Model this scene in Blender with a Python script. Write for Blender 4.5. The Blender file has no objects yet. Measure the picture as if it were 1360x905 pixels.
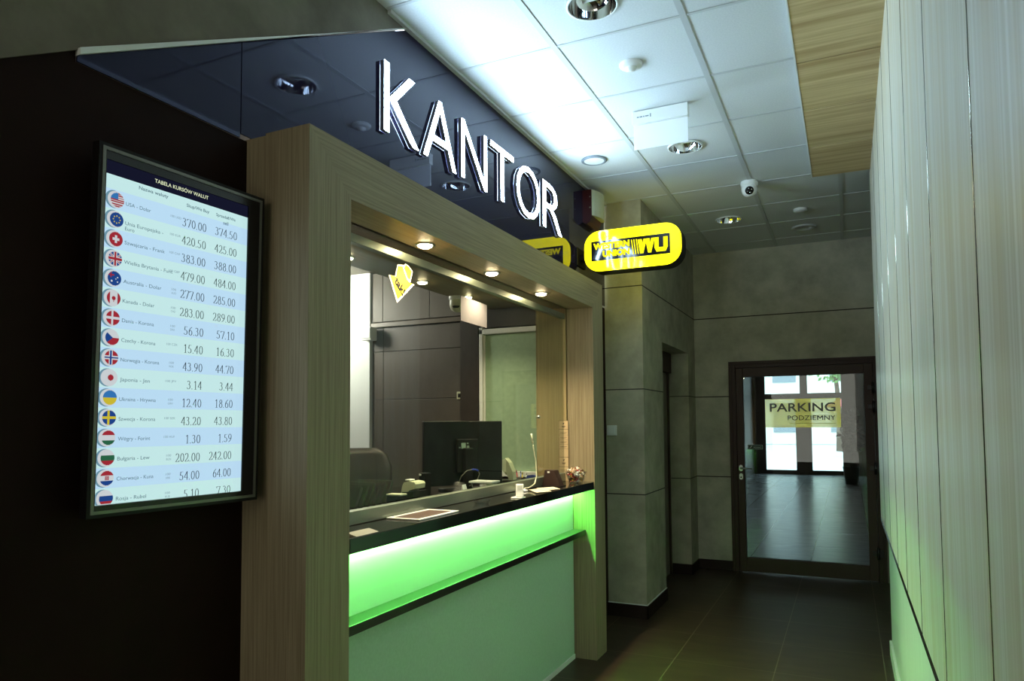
import bpy, bmesh, math, random
from mathutils import Vector, Matrix
random.seed(7)
D = bpy.data
scene = bpy.context.scene
COL = scene.collection
PI = math.pi

# ------------------------------------------------------------------ camera
F, TILT, YAW, ROLL, PY = 946.34, 0.05267, 0.43924, -0.00674, 513.49
EYE = 1.4992
cam = D.cameras.new('camera'); cam.sensor_fit = 'HORIZONTAL'; cam.sensor_width = 36.0
cam.lens = 36.0 * F / 1360.0
cam.shift_y = (PY - 452.5) / 1360.0
cam.clip_start = 0.02; cam.clip_end = 300
camo = D.objects.new('camera', cam); COL.objects.link(camo); scene.camera = camo
fwd = Vector((-math.sin(YAW) * math.cos(TILT), math.cos(YAW) * math.cos(TILT), math.sin(TILT)))
rt = Vector((math.cos(YAW), math.sin(YAW), 0)); upv = rt.cross(fwd)
r2 = rt * math.cos(ROLL) + upv * math.sin(ROLL); u2 = upv * math.cos(ROLL) - rt * math.sin(ROLL)
M4 = Matrix((r2, u2, -fwd)).transposed().to_4x4(); M4.translation = (0, 0, EYE)
camo.matrix_world = M4

# ------------------------------------------------------------------ world, exposure
scene.view_settings.view_transform = 'Standard'; scene.view_settings.look = 'None'
scene.view_settings.gamma = 1.0; scene.view_settings.use_curve_mapping = False
scene.view_settings.exposure = 0.0
w = D.worlds.new('daylight'); scene.world = w; w.use_nodes = True
wb = w.node_tree.nodes['Background']; wb.inputs[0].default_value = (0.82, 0.93, 1.0, 1); wb.inputs[1].default_value = 5.0
LETTER_POWER = 88.0
LED_POWER = 215.0
SPOT_POWER = 66.0
LOBBY_POWER = 43.0
INNER_POWER = 80.0

# ------------------------------------------------------------------ materials
def srgb(r, g, b):
    f = lambda c: (c / 255 / 12.92) if c / 255 <= .04045 else ((c / 255 + .055) / 1.055) ** 2.4
    return (f(r), f(g), f(b), 1)
def mat(name, col, rough=.5, metal=0., spec=.5, emit=None, es=0., trans=0., ior=1.45, alpha=1.):
    m = D.materials.new(name); m.use_nodes = True
    b = m.node_tree.nodes['Principled BSDF']
    c = col if len(col) == 4 else (*col, 1)
    b.inputs['Base Color'].default_value = c; b.inputs['Roughness'].default_value = rough
    b.inputs['Metallic'].default_value = metal; b.inputs['Specular IOR Level'].default_value = spec
    b.inputs['Transmission Weight'].default_value = trans; b.inputs['IOR'].default_value = ior
    b.inputs['Alpha'].default_value = alpha
    if emit:
        b.inputs['Emission Color'].default_value = emit if len(emit) == 4 else (*emit, 1)
        b.inputs['Emission Strength'].default_value = es
    return m
def nodes(m): return m.node_tree.nodes, m.node_tree.links, m.node_tree.nodes['Principled BSDF']
def grain(m, c1, c2, axis='Z', fine=90., stretch=.035, bump=.05, c3=None):
    """long streaks along one axis, from world position"""
    n, l, b = nodes(m)
    g = n.new('ShaderNodeNewGeometry'); mp = n.new('ShaderNodeMapping'); l.new(g.outputs['Position'], mp.inputs['Vector'])
    s = [fine, fine, fine]; s['XYZ'.index(axis)] = fine * stretch; mp.inputs['Scale'].default_value = s
    t = n.new('ShaderNodeTexNoise'); t.inputs['Scale'].default_value = 1.; t.inputs['Detail'].default_value = 5.; t.inputs['Roughness'].default_value = .65
    l.new(mp.outputs[0], t.inputs['Vector'])
    r = n.new('ShaderNodeValToRGB'); r.color_ramp.elements[0].position = .32; r.color_ramp.elements[1].position = .68
    r.color_ramp.elements[0].color = c1; r.color_ramp.elements[1].color = c2
    l.new(t.outputs['Fac'], r.inputs[0])
    out = r.outputs[0]
    if c3:
        mp2 = n.new('ShaderNodeMapping'); l.new(g.outputs['Position'], mp2.inputs['Vector'])
        s2 = [11.] * 3; s2['XYZ'.index(axis)] = .7; mp2.inputs['Scale'].default_value = s2
        t2 = n.new('ShaderNodeTexNoise'); t2.inputs['Detail'].default_value = 3.; t2.inputs['Scale'].default_value = 1.
        l.new(mp2.outputs[0], t2.inputs['Vector'])
        r3 = n.new('ShaderNodeValToRGB'); r3.color_ramp.elements[0].position = .45; r3.color_ramp.elements[1].position = .75
        l.new(t2.outputs['Fac'], r3.inputs[0])
        mx = n.new('ShaderNodeMix'); mx.data_type = 'RGBA'; l.new(r3.outputs[0], mx.inputs['Factor'])
        l.new(out, mx.inputs['A']); mx.inputs['B'].default_value = c3; out = mx.outputs['Result']
    l.new(out, b.inputs['Base Color'])
    if bump:
        bp = n.new('ShaderNodeBump'); bp.inputs['Strength'].default_value = bump; bp.inputs['Distance'].default_value = .002
        l.new(t.outputs['Fac'], bp.inputs['Height']); l.new(bp.outputs[0], b.inputs['Normal'])
    return m
def mottle(m, c1, c2, scale=6., detail=8., bump=.15, lo=.35, hi=.7, dist=.004):
    n, l, b = nodes(m)
    g = n.new('ShaderNodeNewGeometry'); t = n.new('ShaderNodeTexNoise'); t.inputs['Scale'].default_value = scale
    t.inputs['Detail'].default_value = detail; t.inputs['Roughness'].default_value = .62
    l.new(g.outputs['Position'], t.inputs['Vector'])
    r = n.new('ShaderNodeValToRGB'); r.color_ramp.elements[0].position = lo; r.color_ramp.elements[1].position = hi
    r.color_ramp.elements[0].color = c1; r.color_ramp.elements[1].color = c2
    l.new(t.outputs['Fac'], r.inputs[0]); l.new(r.outputs[0], b.inputs['Base Color'])
    if bump:
        bp = n.new('ShaderNodeBump'); bp.inputs['Strength'].default_value = bump; bp.inputs['Distance'].default_value = dist
        l.new(t.outputs['Fac'], bp.inputs['Height']); l.new(bp.outputs[0], b.inputs['Normal'])
    return m

OAK = [srgb(128, 115, 90), srgb(158, 144, 116)]
m_oak_z = grain(mat('oak_upright', OAK[0], .5, spec=.3), OAK[0], OAK[1], 'Z', 140, .02)
m_oak_y = grain(mat('oak_header', OAK[0], .5, spec=.3), OAK[0], OAK[1], 'Y', 140, .02)
m_lam = grain(mat('pale_laminate', (.6, .6, .5), .36, spec=.4), srgb(206, 199, 172), srgb(241, 238, 224), 'Z', 75, .010, .02, srgb(210, 197, 160))
m_lam_low = grain(mat('pale_lower_laminate', (.6, .6, .5), .4, spec=.4), srgb(200, 212, 196), srgb(216, 226, 212), 'Z', 60, .012, .02)
m_soffit = grain(mat('wood_soffit', (.4, .3, .2), .5), srgb(186, 160, 112), srgb(222, 200, 152), 'X', 48, .03, .08, srgb(160, 128, 80))
m_tile = mottle(mat('ceiling_tile', (.8, .8, .8), .8, spec=.2), srgb(206, 210, 210), srgb(216, 219, 219), 120, 2, .05)
m_bar = mat('ceiling_bar', srgb(190, 194, 194), .5)
m_conc = mottle(mat('concrete', (.3, .3, .27), .8, spec=.25), srgb(158, 156, 140), srgb(198, 195, 176), 3.2, 9, .25)
m_pillar = mottle(mat('concrete_cladding', (.3, .3, .27), .75, spec=.25), srgb(152, 148, 128), srgb(184, 178, 156), 4.5, 8, .12)
m_joint = mat('dark_joint', srgb(52, 48, 42), .8)
m_dark = mottle(mat('dark_panel', (.01, .006, .004), .7, spec=.12), srgb(28, 14, 8), srgb(34, 18, 11), 5, 4, 0)
m_fascia = mat('black_glass', srgb(30, 27, 50), .02, spec=.45)
m_fascia.node_tree.nodes['Principled BSDF'].inputs['Specular Tint'].default_value = (.72, .74, 1., 1)
m_base = mat('dark_baseboard', srgb(36, 22, 18), .55, spec=.3)
m_white = mat('white_paint', srgb(225, 228, 225), .5)
m_whiteplastic = mat('white_plastic', srgb(228, 230, 226), .35)
m_offwhite = mat('cream_plastic', srgb(196, 198, 168), .4)
m_black = mat('black_plastic', srgb(16, 12, 10), .5, spec=.25)
m_blackgloss = mat('black_stone', srgb(22, 20, 19), .07, spec=.5)
m_leather = mottle(mat('black_leather', (.02, .02, .02), .45), srgb(22, 17, 13), srgb(32, 26, 20), 40, 4, .2)
m_steel = mat('brushed_steel', srgb(170, 174, 170), .32, metal=1.)
m_satin = mat('satin_rail', srgb(140, 150, 136), .38, metal=.75)
m_chrome = mat('chrome', srgb(225, 228, 230), .06, metal=1.)
m_glass = mat('clear_glass', (1, 1, 1), 0., trans=1., ior=1.02, spec=.5)
m_brown = mat('brown_frame', srgb(58, 41, 34), .5, spec=.3)
m_brown2 = mat('brown_door', srgb(64, 47, 39), .5, spec=.3)
m_cab = mottle(mat('dark_brown_cabinet', (.05, .04, .03), .5), srgb(74, 66, 58), srgb(84, 75, 66), 60, 3, .04)
m_cabdk = mat('dark_brown_column', srgb(44, 34, 28), .5)
m_basepanel = mottle(mat('pale_green_panel', (.5, .6, .5), .42), srgb(182, 212, 188), srgb(192, 220, 198), 80, 3, .03)
m_backpanel = mat('white_back_panel', srgb(226, 232, 226), .4)
m_shelf = mat('gloss_shelf', srgb(52, 58, 46), .3)
m_shelfedge = mat('dark_shelf_edge', srgb(34, 24, 22), .3)

def thin_glass(name, tint=(1, 1, 1, 1), gloss=.02, rough=0.):
    """a single pane: mostly clear, with fresnel reflection"""
    m = D.materials.new(name); m.use_nodes = True; n = m.node_tree.nodes; l = m.node_tree.links
    n.remove(n['Principled BSDF']); o = n['Material Output']
    t = n.new('ShaderNodeBsdfTransparent'); t.inputs[0].default_value = tint
    g = n.new('ShaderNodeBsdfGlossy'); g.inputs['Roughness'].default_value = rough
    fr = n.new('ShaderNodeFresnel'); ge = n.new('ShaderNodeNewGeometry'); mr = n.new('ShaderNodeMapRange')
    mr.inputs['To Min'].default_value = 1.45; mr.inputs['To Max'].default_value = 1 / 1.45      # same reflectance on both faces of the pane
    l.new(ge.outputs['Backfacing'], mr.inputs['Value']); l.new(mr.outputs[0], fr.inputs[0])
    mx = n.new('ShaderNodeMixShader'); l.new(fr.outputs[0], mx.inputs[0]); l.new(t.outputs[0], mx.inputs[1]); l.new(g.outputs[0], mx.inputs[2])
    l.new(mx.outputs[0], o.inputs[0]); return m
m_pane = thin_glass('window_pane', (.93, .97, .94, 1))
m_doorpane = thin_glass('door_pane', (.86, .93, .92, 1))
m_acryl = thin_glass('acrylic', (.95, .96, .95, 1))
m_bowl = thin_glass('bowl_glass', (.93, .96, .95, 1))

def emis(name, col, s):
    m = mat(name, (0, 0, 0), .5, spec=0, emit=col, es=s); return m

# floor: large dark tiles with thin lighter joints
def tile_floor(name, ox, oy, c1, c2, cj, rough=.3, sx=.6, sy=.6, jw=.004, bump=.06):
    m = mat(name, c1, rough); n, l, b = nodes(m)
    g = n.new('ShaderNodeNewGeometry'); sp = n.new('ShaderNodeSeparateXYZ'); l.new(g.outputs['Position'], sp.inputs[0])
    def math_(op, a, bv=None):
        x = n.new('ShaderNodeMath'); x.operation = op
        if isinstance(a, (int, float)): x.inputs[0].default_value = a
        else: l.new(a, x.inputs[0])
        if bv is not None:
            if isinstance(bv, (int, float)): x.inputs[1].default_value = bv
            else: l.new(bv, x.inputs[1])
        return x.outputs[0]
    def line(o, off, p):
        q = math_('FLOORED_MODULO', math_('SUBTRACT', o, off - p * 20), p)
        d = math_('MINIMUM', q, math_('SUBTRACT', p, q)); return math_('LESS_THAN', d, jw / 2)
    j = math_('MAXIMUM', line(sp.outputs[0], ox, sx), line(sp.outputs[1], oy, sy))
    t = n.new('ShaderNodeTexNoise'); t.inputs['Scale'].default_value = 1.; t.inputs['Detail'].default_value = 8.
    mp = n.new('ShaderNodeMapping'); mp.inputs['Scale'].default_value = (3, 14, 3); l.new(g.outputs['Position'], mp.inputs[0]); l.new(mp.outputs[0], t.inputs['Vector'])
    r = n.new('ShaderNodeValToRGB'); r.color_ramp.elements[0].position = .35; r.color_ramp.elements[1].position = .7
    r.color_ramp.elements[0].color = c1; r.color_ramp.elements[1].color = c2; l.new(t.outputs['Fac'], r.inputs[0])
    mx = n.new('ShaderNodeMix'); mx.data_type = 'RGBA'; l.new(j, mx.inputs['Factor']); l.new(r.outputs[0], mx.inputs['A']); mx.inputs['B'].default_value = cj
    l.new(mx.outputs['Result'], b.inputs['Base Color'])
    bp = n.new('ShaderNodeBump'); bp.inputs['Strength'].default_value = bump; bp.inputs['Distance'].default_value = .002; l.new(t.outputs['Fac'], bp.inputs['Height']); l.new(bp.outputs[0], b.inputs['Normal'])
    return m
m_floor = tile_floor('floor_tiles', -1.038, 5.207, srgb(52, 41, 30), srgb(66, 53, 39), srgb(112, 102, 80), .40, jw=.0045)
m_hall = tile_floor('hall_tiles', -.40, 8.1, srgb(120, 122, 126), srgb(138, 140, 144), srgb(70, 70, 70), .26, .62, 1.24, .012, .0)

# ------------------------------------------------------------------ mesh helpers
def bm_(): return bmesh.new()
def box(bm, x0, x1, y0, y1, z0, z1, bev=0., M=None, mi=0):
    v = [bm.verts.new(p) for p in ((x0, y0, z0), (x1, y0, z0), (x1, y1, z0), (x0, y1, z0), (x0, y0, z1), (x1, y0, z1), (x1, y1, z1), (x0, y1, z1))]
    fs = [bm.faces.new([v[i] for i in q]) for q in ((3, 2, 1, 0), (4, 5, 6, 7), (0, 1, 5, 4), (1, 2, 6, 5), (2, 3, 7, 6), (3, 0, 4, 7))]
    for f in fs: f.material_index = mi
    if bev > 0:
        es = set(e for f in fs for e in f.edges)
        r = bmesh.ops.bevel(bm, geom=list(es), offset=bev, segments=2, profile=.5, affect='EDGES')
        v = list({x for f in r['faces'] for x in f.verts} | {x for x in v if x.is_valid})
        for f in r['faces']: f.material_index = mi
    if M is not None:
        for x in v: x.co = M @ x.co
    return bm
def prism(bm, poly, axis, a, b, M=None, mi=0):
    """poly: 2D points in the two remaining axes (cyclic order), extruded along axis from a to b"""
    def P(p, t):
        return {'X': (t, p[0], p[1]), 'Y': (p[0], t, p[1]), 'Z': (p[0], p[1], t)}[axis]
    A = [bm.verts.new(P(p, a)) for p in poly]; B = [bm.verts.new(P(p, b)) for p in poly]
    k = len(poly); fs = [bm.faces.new(A), bm.faces.new(B[::-1])]
    for i in range(k): fs.append(bm.faces.new((A[i], B[i], B[(i + 1) % k], A[(i + 1) % k])))
    for f in fs: f.material_index = mi
    bmesh.ops.recalc_face_normals(bm, faces=fs)
    if M is not None:
        for x in A + B: x.co = M @ x.co
    return bm
def lathe(bm, prof, cx, cy, seg=32, z0=0., mi=0, M=None):
    rings = []; allv = []
    for r, z in prof:
        if r < 1e-6: ring = [bm.verts.new((cx, cy, z0 + z))]
        else: ring = [bm.verts.new((cx + r * math.cos(2 * PI * i / seg), cy + r * math.sin(2 * PI * i / seg), z0 + z)) for i in range(seg)]
        rings.append(ring); allv += ring
    for a, b in zip(rings, rings[1:]):
        for i in range(seg):
            j = (i + 1) % seg
            if len(a) == 1 and len(b) == 1: continue
            if len(a) == 1: f = bm.faces.new((a[0], b[j], b[i]))
            elif len(b) == 1: f = bm.faces.new((a[i], a[j], b[0]))
            else: f = bm.faces.new((a[i], a[j], b[j], b[i]))
            f.smooth = True; f.material_index = mi
    if M is not None:
        for x in allv: x.co = M @ x.co
    return bm
def tube(bm, pts, r, seg=8, mi=0, cap=True):
    pts = [Vector(p) for p in pts]; rings = []; k = len(pts)
    rr = r if isinstance(r, (list, tuple)) else [r] * k
    prev = None
    for i, p in enumerate(pts):
        t = (pts[min(i + 1, k - 1)] - pts[max(i - 1, 0)]).normalized()
        if prev is None:
            a = Vector((0, 0, 1)) if abs(t.z) < .9 else Vector((1, 0, 0)); nrm = t.cross(a).normalized()
        else: nrm = (prev - t * prev.dot(t)).normalized()
        prev = nrm; bn = t.cross(nrm)
        rings.append([bm.verts.new(p + (nrm * math.cos(2 * PI * j / seg) + bn * math.sin(2 * PI * j / seg)) * rr[i]) for j in range(seg)])
    for a, b in zip(rings, rings[1:]):
        for j in range(seg):
            f = bm.faces.new((a[j], b[j], b[(j + 1) % seg], a[(j + 1) % seg])); f.smooth = True; f.material_index = mi
    if cap:
        bm.faces.new(rings[0]).material_index = mi; bm.faces.new(rings[-1][::-1]).material_index = mi
    return bm
def sph(bm, c, r, sc=(1, 1, 1), u=16, v=10, mi=0):
    q = bmesh.ops.create_uvsphere(bm, u_segments=u, v_segments=v, radius=r)
    for x in q['verts']: x.co = Vector((x.co.x * sc[0], x.co.y * sc[1], x.co.z * sc[2])) + Vector(c)
    for x in q['verts']:
        for f in x.link_faces: f.smooth = True; f.material_index = mi
    return bm
def rrect(w, h, r, seg=8):
    p = []
    for cx, cy, a0 in ((w / 2 - r, h / 2 - r, 0), (-w / 2 + r, h / 2 - r, 90), (-w / 2 + r, -h / 2 + r, 180), (w / 2 - r, -h / 2 + r, 270)):
        for i in range(seg + 1):
            a = math.radians(a0 + 90 * i / seg); p.append((cx + r * math.cos(a), cy + r * math.sin(a)))
    return p

def wloc(o):
    v = Vector((0, 0, 0))
    while o is not None: v = v + o.location; o = o.parent
    return v
def obj(name, bm, m, parent=None, local=False, label=None, smooth=False):
    """ONE mesh object. Vertices are in world coordinates, moved to the object's own origin (local=True: already local to the parent)"""
    me = D.meshes.new(name)
    if isinstance(bm, bmesh.types.BMesh):
        bm.to_mesh(me); bm.free()
    o = D.objects.new(name, me); COL.objects.link(o)
    for x in (m if isinstance(m, (list, tuple)) else [m]): me.materials.append(x)
    if parent is not None:
        o.parent = parent
        if not local: me.transform(Matrix.Translation(-wloc(parent)))
    elif not local:
        co = [v.co for v in me.vertices]
        c = Vector(((min(v.x for v in co) + max(v.x for v in co)) / 2, (min(v.y for v in co) + max(v.y for v in co)) / 2, min(v.z for v in co)))
        me.transform(Matrix.Translation(-c)); o.location = c
    if label: o['label'] = label
    return o
def tag(o, label, cat, group=None):
    o['label'] = label; o['category'] = cat
    if group: o['group'] = group
    return o
def thing(name, label, cat, loc=(0, 0, 0), group=None):
    o = D.objects.new(name, None); COL.objects.link(o); o.location = loc; o.empty_display_size = .05
    return tag(o, label, cat, group)
def struct(name, bm, m, parent=None, **k):
    o = obj(name, bm, m, parent, **k)
    if parent is None: o['kind'] = 'structure'
    return o
def struct_empty(name, loc):
    o = D.objects.new(name, None); COL.objects.link(o); o.location = loc; o['kind'] = 'structure'; return o
def copy_tree(o, parent=None):
    c = o.copy(); COL.objects.link(c)
    if parent is not None: c.parent = parent
    for ch in list(o.children): copy_tree(ch, c)
    return c
_tcache = {}
def text_polys(body, bold=0.):
    """flat outline mesh of a piece of text in unit size: (verts, faces)"""
    key = (body, bold)
    if key in _tcache: return _tcache[key]
    cu = D.curves.new('lettering', 'FONT'); cu.body = body; cu.size = 1.; cu.offset = bold; cu.resolution_u = 4; cu.fill_mode = 'FRONT'
    o = D.objects.new('lettering', cu); COL.objects.link(o)
    dg = bpy.context.evaluated_depsgraph_get(); me = D.meshes.new_from_object(o.evaluated_get(dg))
    V = [v.co.copy() for v in me.vertices]; Fs = [tuple(p.vertices) for p in me.polygons]
    D.objects.remove(o); D.curves.remove(cu); D.meshes.remove(me)
    x0 = min(v.x for v in V); x1 = max(v.x for v in V); y0 = min(v.y for v in V); y1 = max(v.y for v in V)
    _tcache[key] = (V, Fs, x0, x1, y0, y1); return _tcache[key]
def text_fit(bm, body, org, ex, ey, w=None, h=None, bold=0., mi=0, align='L', cap=None):
    """text with its box's lower left (or centre/right) at org, fitted to width w and height h along ex, ey"""
    V, Fs, x0, x1, y0, y1 = text_polys(body, bold)
    if cap is not None: s = cap / .73; sx = sy = s; y0 = 0.; sx = (w / (x1 - x0)) if w else s
    else:
        sy = (h / (y1 - y0)) if h else None; sx = (w / (x1 - x0)) if w else None
        sx = sx or sy; sy = sy or sx
    W = (x1 - x0) * sx; ox = {'L': 0, 'C': -W / 2, 'R': -W}[align]
    org = Vector(org); ex = Vector(ex); ey = Vector(ey)
    vs = [bm.verts.new(org + ex * ((v.x - x0) * sx + ox) + ey * ((v.y - y0) * sy)) for v in V]
    nrm = ex.cross(ey); fs = []
    for f in Fs:
        try: q = bm.faces.new([vs[i] for i in f])
        except ValueError: continue
        q.normal_update()
        if q.normal.dot(nrm) < 0: q.normal_flip()
        q.material_index = mi; fs.append(q)
    return fs
def arc(cx, cy, rx, ry, a0, a1, n=14):
    return [(cx + rx * math.cos(math.radians(a0 + (a1 - a0) * i / n)), cy + ry * math.sin(math.radians(a0 + (a1 - a0) * i / n))) for i in range(n + 1)]
# book-face numerals drawn with a broad nib (wide across, thin up and down); unit box .5 x .7
DIG = {
 '0': [arc(.25, .34, .17, .33, 90, 450, 24)],
 '1': [[(.13, .57), (.26, .68)], [(.26, .68), (.26, 0)], [(.13, 0), (.38, 0)]],
 '2': [arc(.23, .50, .15, .17, 165, 0, 10) + [(.37, .40), (.28, .25), (.06, .02)], [(.06, .02), (.40, .02)], [(.40, .02), (.44, .13)]],
 '3': [arc(.21, .53, .13, .14, 150, -80, 10), arc(.20, .20, .17, .19, 85, -150, 12)],
 '4': [[(.33, .68), (.04, .20)], [(.04, .20), (.46, .20)], [(.33, .68), (.33, 0)]],
 '5': [[(.15, .66), (.41, .66)], [(.15, .66), (.11, .38)], [(.11, .38)] + arc(.20, .20, .18, .19, 90, -150, 12)],
 '6': [[(.40, .68), (.24, .58), (.12, .40), (.09, .22)], arc(.25, .20, .16, .20, 0, 360, 20)],
 '7': [[(.06, .66), (.44, .66)], [(.44, .66), (.34, .38), (.20, 0)], [(.06, .66), (.03, .55)]],
 '8': [arc(.25, .52, .13, .15, 0, 360, 18), arc(.25, .18, .16, .19, 0, 360, 18)],
 '9': [arc(.25, .48, .16, .20, 0, 360, 20), [(.41, .46), (.38, .28), (.26, .10), (.10, 0)]],
 '.': [[(.09, .0), (.09, .05)]],
}
def numerals(bm, s, org, ex, ey, h, mi=0, sq=.86):
    """right-aligned at org (baseline)"""
    adv = {'.': .22}; W = sum(adv.get(c, .5) for c in s); k = h / .7
    org = Vector(org); ex = Vector(ex) * sq; ey = Vector(ey); x = -W * k
    nx, ny = .036, .012
    for c in s:
        for st in DIG[c]:
            for (ax, ay), (bx, by) in zip(st, st[1:]):
                d = Vector((bx - ax, by - ay))
                if d.length < 1e-6: continue
                d.normalize(); t = math.hypot(d.y * nx, d.x * ny) ; n2 = Vector((-d.y, d.x)) * t; e = d * ny * .6
                q = [(ax - e.x + n2.x, ay - e.y + n2.y), (bx + e.x + n2.x, by + e.y + n2.y), (bx + e.x - n2.x, by + e.y - n2.y), (ax - e.x - n2.x, ay - e.y - n2.y)]
                f = bm.faces.new([bm.verts.new(org + ex * (x + p[0] * k) + ey * (p[1] * k)) for p in q]); f.material_index = mi
        x += adv.get(c, .5) * k

# ================================================================== STRUCTURE
H = 3.263; XF = -1.73; XW = .19
XP = -1.477; Y0, Y1 = 1.687, 4.585           # portal front plane and its two ends
YFAR = 7.55; XR = .62                         # far wall, corridor's right side past the laminate wall
# --- floor
b = bm_(); box(b, -4.8, 2.6, -4.2, YFAR + .06, -.1, 0); struct('floor', b, m_floor)
# --- ceiling: tiles above a grid of bars
LIGHTS = [(-.925, 2.79), (-.889, 4.52), (-.885, 6.34), (-.93, 1.03)]; HR = .102
b = bm_(); box(b, -1.75, 2.6, -4.2, YFAR + .02, H + .10, H + .16)
def slab(bm, x0, x1, y0, y1, z, hole=None):
    if hole is None:
        bm.faces.new([bm.verts.new(p) for p in ((x0, y0, z), (x0, y1, z), (x1, y1, z), (x1, y0, z))]); return
    hx, hy = hole; NN = 32; inn = []; out = []
    for i in range(NN):
        a = 2 * PI * i / NN; c, s_ = math.cos(a), math.sin(a)
        inn.append(bm.verts.new((hx + HR * c, hy + HR * s_, z)))
        t = min(((x1 - hx) / c if c > 1e-6 else (x0 - hx) / c if c < -1e-6 else 1e9), ((y1 - hy) / s_ if s_ > 1e-6 else (y0 - hy) / s_ if s_ < -1e-6 else 1e9))
        out.append(bm.verts.new((hx + t * c, hy + t * s_, z)))
    for i in range(NN):
        j = (i + 1) % NN; bm.faces.new((inn[i], inn[j], out[j], out[i]))
    for cxx, cyy in ((x0, y0), (x0, y1), (x1, y0), (x1, y1)):
        q = sorted(out, key=lambda v: (v.co.x - cxx) ** 2 + (v.co.y - cyy) ** 2)
        a_ = [v for v in out if abs(v.co.x - cxx) < 1e-5]; b_ = [v for v in out if abs(v.co.y - cyy) < 1e-5]
        if a_ and b_:
            va = min(a_, key=lambda v: abs(v.co.y - cyy)); vb = min(b_, key=lambda v: abs(v.co.x - cxx))
            if va is not vb: bm.faces.new((va, vb, bm.verts.new((cxx, cyy, z))))
gx = [-1.75, -1.196, -.596, .004, .604, 1.204, 1.804, 2.6]; gy = [-4.2] + [3.039 + .6 * k for k in range(-12, 8)] + [YFAR + .02]
for xa, xb_ in zip(gx, gx[1:]):
    for yc, yd in zip(gy, gy[1:]):
        hl = [p for p in LIGHTS if xa < p[0] < xb_ and yc < p[1] < yd]
        slab(b, xa, xb_, yc, yd, H + .004, hl[0] if hl else None)
ceil = struct('ceiling', b, m_tile)
b = bm_()
xs = [-1.196 + .6 * k for k in range(-1, 4)]
for x in xs:
    if x > -1.72: box(b, x - .014, x + .014, -4.1, YFAR - .01, H + .000, H + .006)
y = 3.039 - .6 * 12
while y < YFAR:
    if y > -4: box(b, -1.72, .7, y - .008, y + .008, H + .001, H + .006)
    y += .6
struct('ceiling_grid', b, m_bar, ceil)
b = bm_(); box(b, XF, XF + .022, 2.45, 5.45, H - .012, H + .004); struct('trim_1', b, m_bar)
# --- wood boards under the ceiling along the laminate wall
sof = struct_empty('ceiling_boards', (.0, 2., H - .02)); 
b = bm_(); yy = 5.44
edges = [5.44, 4.844, 4.243, 3.655, 3.06, 2.46, 1.86, 1.26, .66, .06, -.5, -1.3, -2.1, -2.9, -3.7]
for a, c in zip(edges, edges[1:]): box(b, -.176, XW + .2, c + .004, a - .004, H - .022, H - .002, .002)
obj('board', b, m_soffit, sof)
b = bm_(); box(b, -.184, -.1765, -3.7, 5.44, H - .024, H + .004); obj('edge_strip', b, m_white, sof)
b = bm_(); box(b, -.174, XW + .2, -3.7, 5.43, H - .0185, H - .001); obj('backing', b, m_joint, sof)
# --- right wall: laminate boards, bright metal joints, lower pale panel, skirting
wr = struct_empty('wall_right', (XW, 2., 0))
YE = 5.56
joints = [-1.77, -1.15, -.53, .09, .70, 1.305, 1.93, 2.545, 3.13, 3.69, 4.29, 4.9]
b = bm_(); js = [-4.] + joints + [YE]
for a, c in zip(js, js[1:]): box(b, XW, XW + .03, a + .0018, c - .0018, .845, H - .002, .001)
obj('upper_panel', b, m_lam, wr)
b = bm_()
for j in joints:
    prism(b, [(XW + .0006 - .0020 * math.sin(PI * k / 10), j - .0020 * math.cos(PI * k / 10)) for k in range(11)], 'Z', .846, H - .03)
for f in b.faces:
    if len(f.verts) == 4: f.smooth = True
obj('joint_strip', b, mat('joint_bead', srgb(160, 158, 146), .16, metal=1.), wr)
b = bm_(); box(b, XW + .03, XW + .05, -4., YE - .28, .0, .88); obj('lower_panel', b, m_lam_low, wr)
b = bm_(); box(b, XW + .03, XW + .28, -4., YE - .02, .88, H); box(b, XW + .05, XW + .28, -4., YE - .3, 0, .9); obj('wall_core', b, m_dark, wr)
b = bm_(); box(b, XW + .0005, XW + .045, -4., YE, .816, .8445); obj('gap_shade_strip', b, mat('edge_shadow_gap', srgb(24, 20, 18), .2), wr)  # flush dark strip, its colour stands in for shade in the panel gap
b = bm_(); box(b, XW + .015, XW + .03, -4., YE - .3, 0, .09, .002); sk = struct('baseboard_right', b, m_lam_low)
# --- corridor past the laminate wall, on the right
b = bm_(); box(b, XR, XR + .1, YE - .3, YFAR + .1, 0, H); struct('wall_right_back', b, m_conc)
b = bm_(); box(b, XW + .28, XR + .05, YE - .32, YE - .28, 0, H); struct('wall_right_end', b, m_conc)
# --- far wall with the door opening
DX0, DX1, DZ = -1.075, .285, 2.105
b = bm_()
box(b, -1.6, DX0, YFAR, YFAR + .2, 0, H + .05); box(b, DX0, DX1, YFAR, YFAR + .2, DZ, H + .05); box(b, DX1, XR + .1, YFAR, YFAR + .2, 0, H + .05)
wf = struct('wall_far', b, m_conc)
b = bm_()
for z in (2.58, 1.765, .945):
    for x0, x1 in (((-1.43, XR),) if z > DZ else ((-1.43, DX0 - .004), (DX1 + .004, XR))): box(b, x0, x1, YFAR - .0015, YFAR + .01, z - .005, z + .005)
obj('panel_joint', b, m_joint, wf)
b = bm_(); box(b, -1.43, DX0, YFAR - .014, YFAR, 0, .1, .003); struct('baseboard_far', b, m_base)
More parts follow.
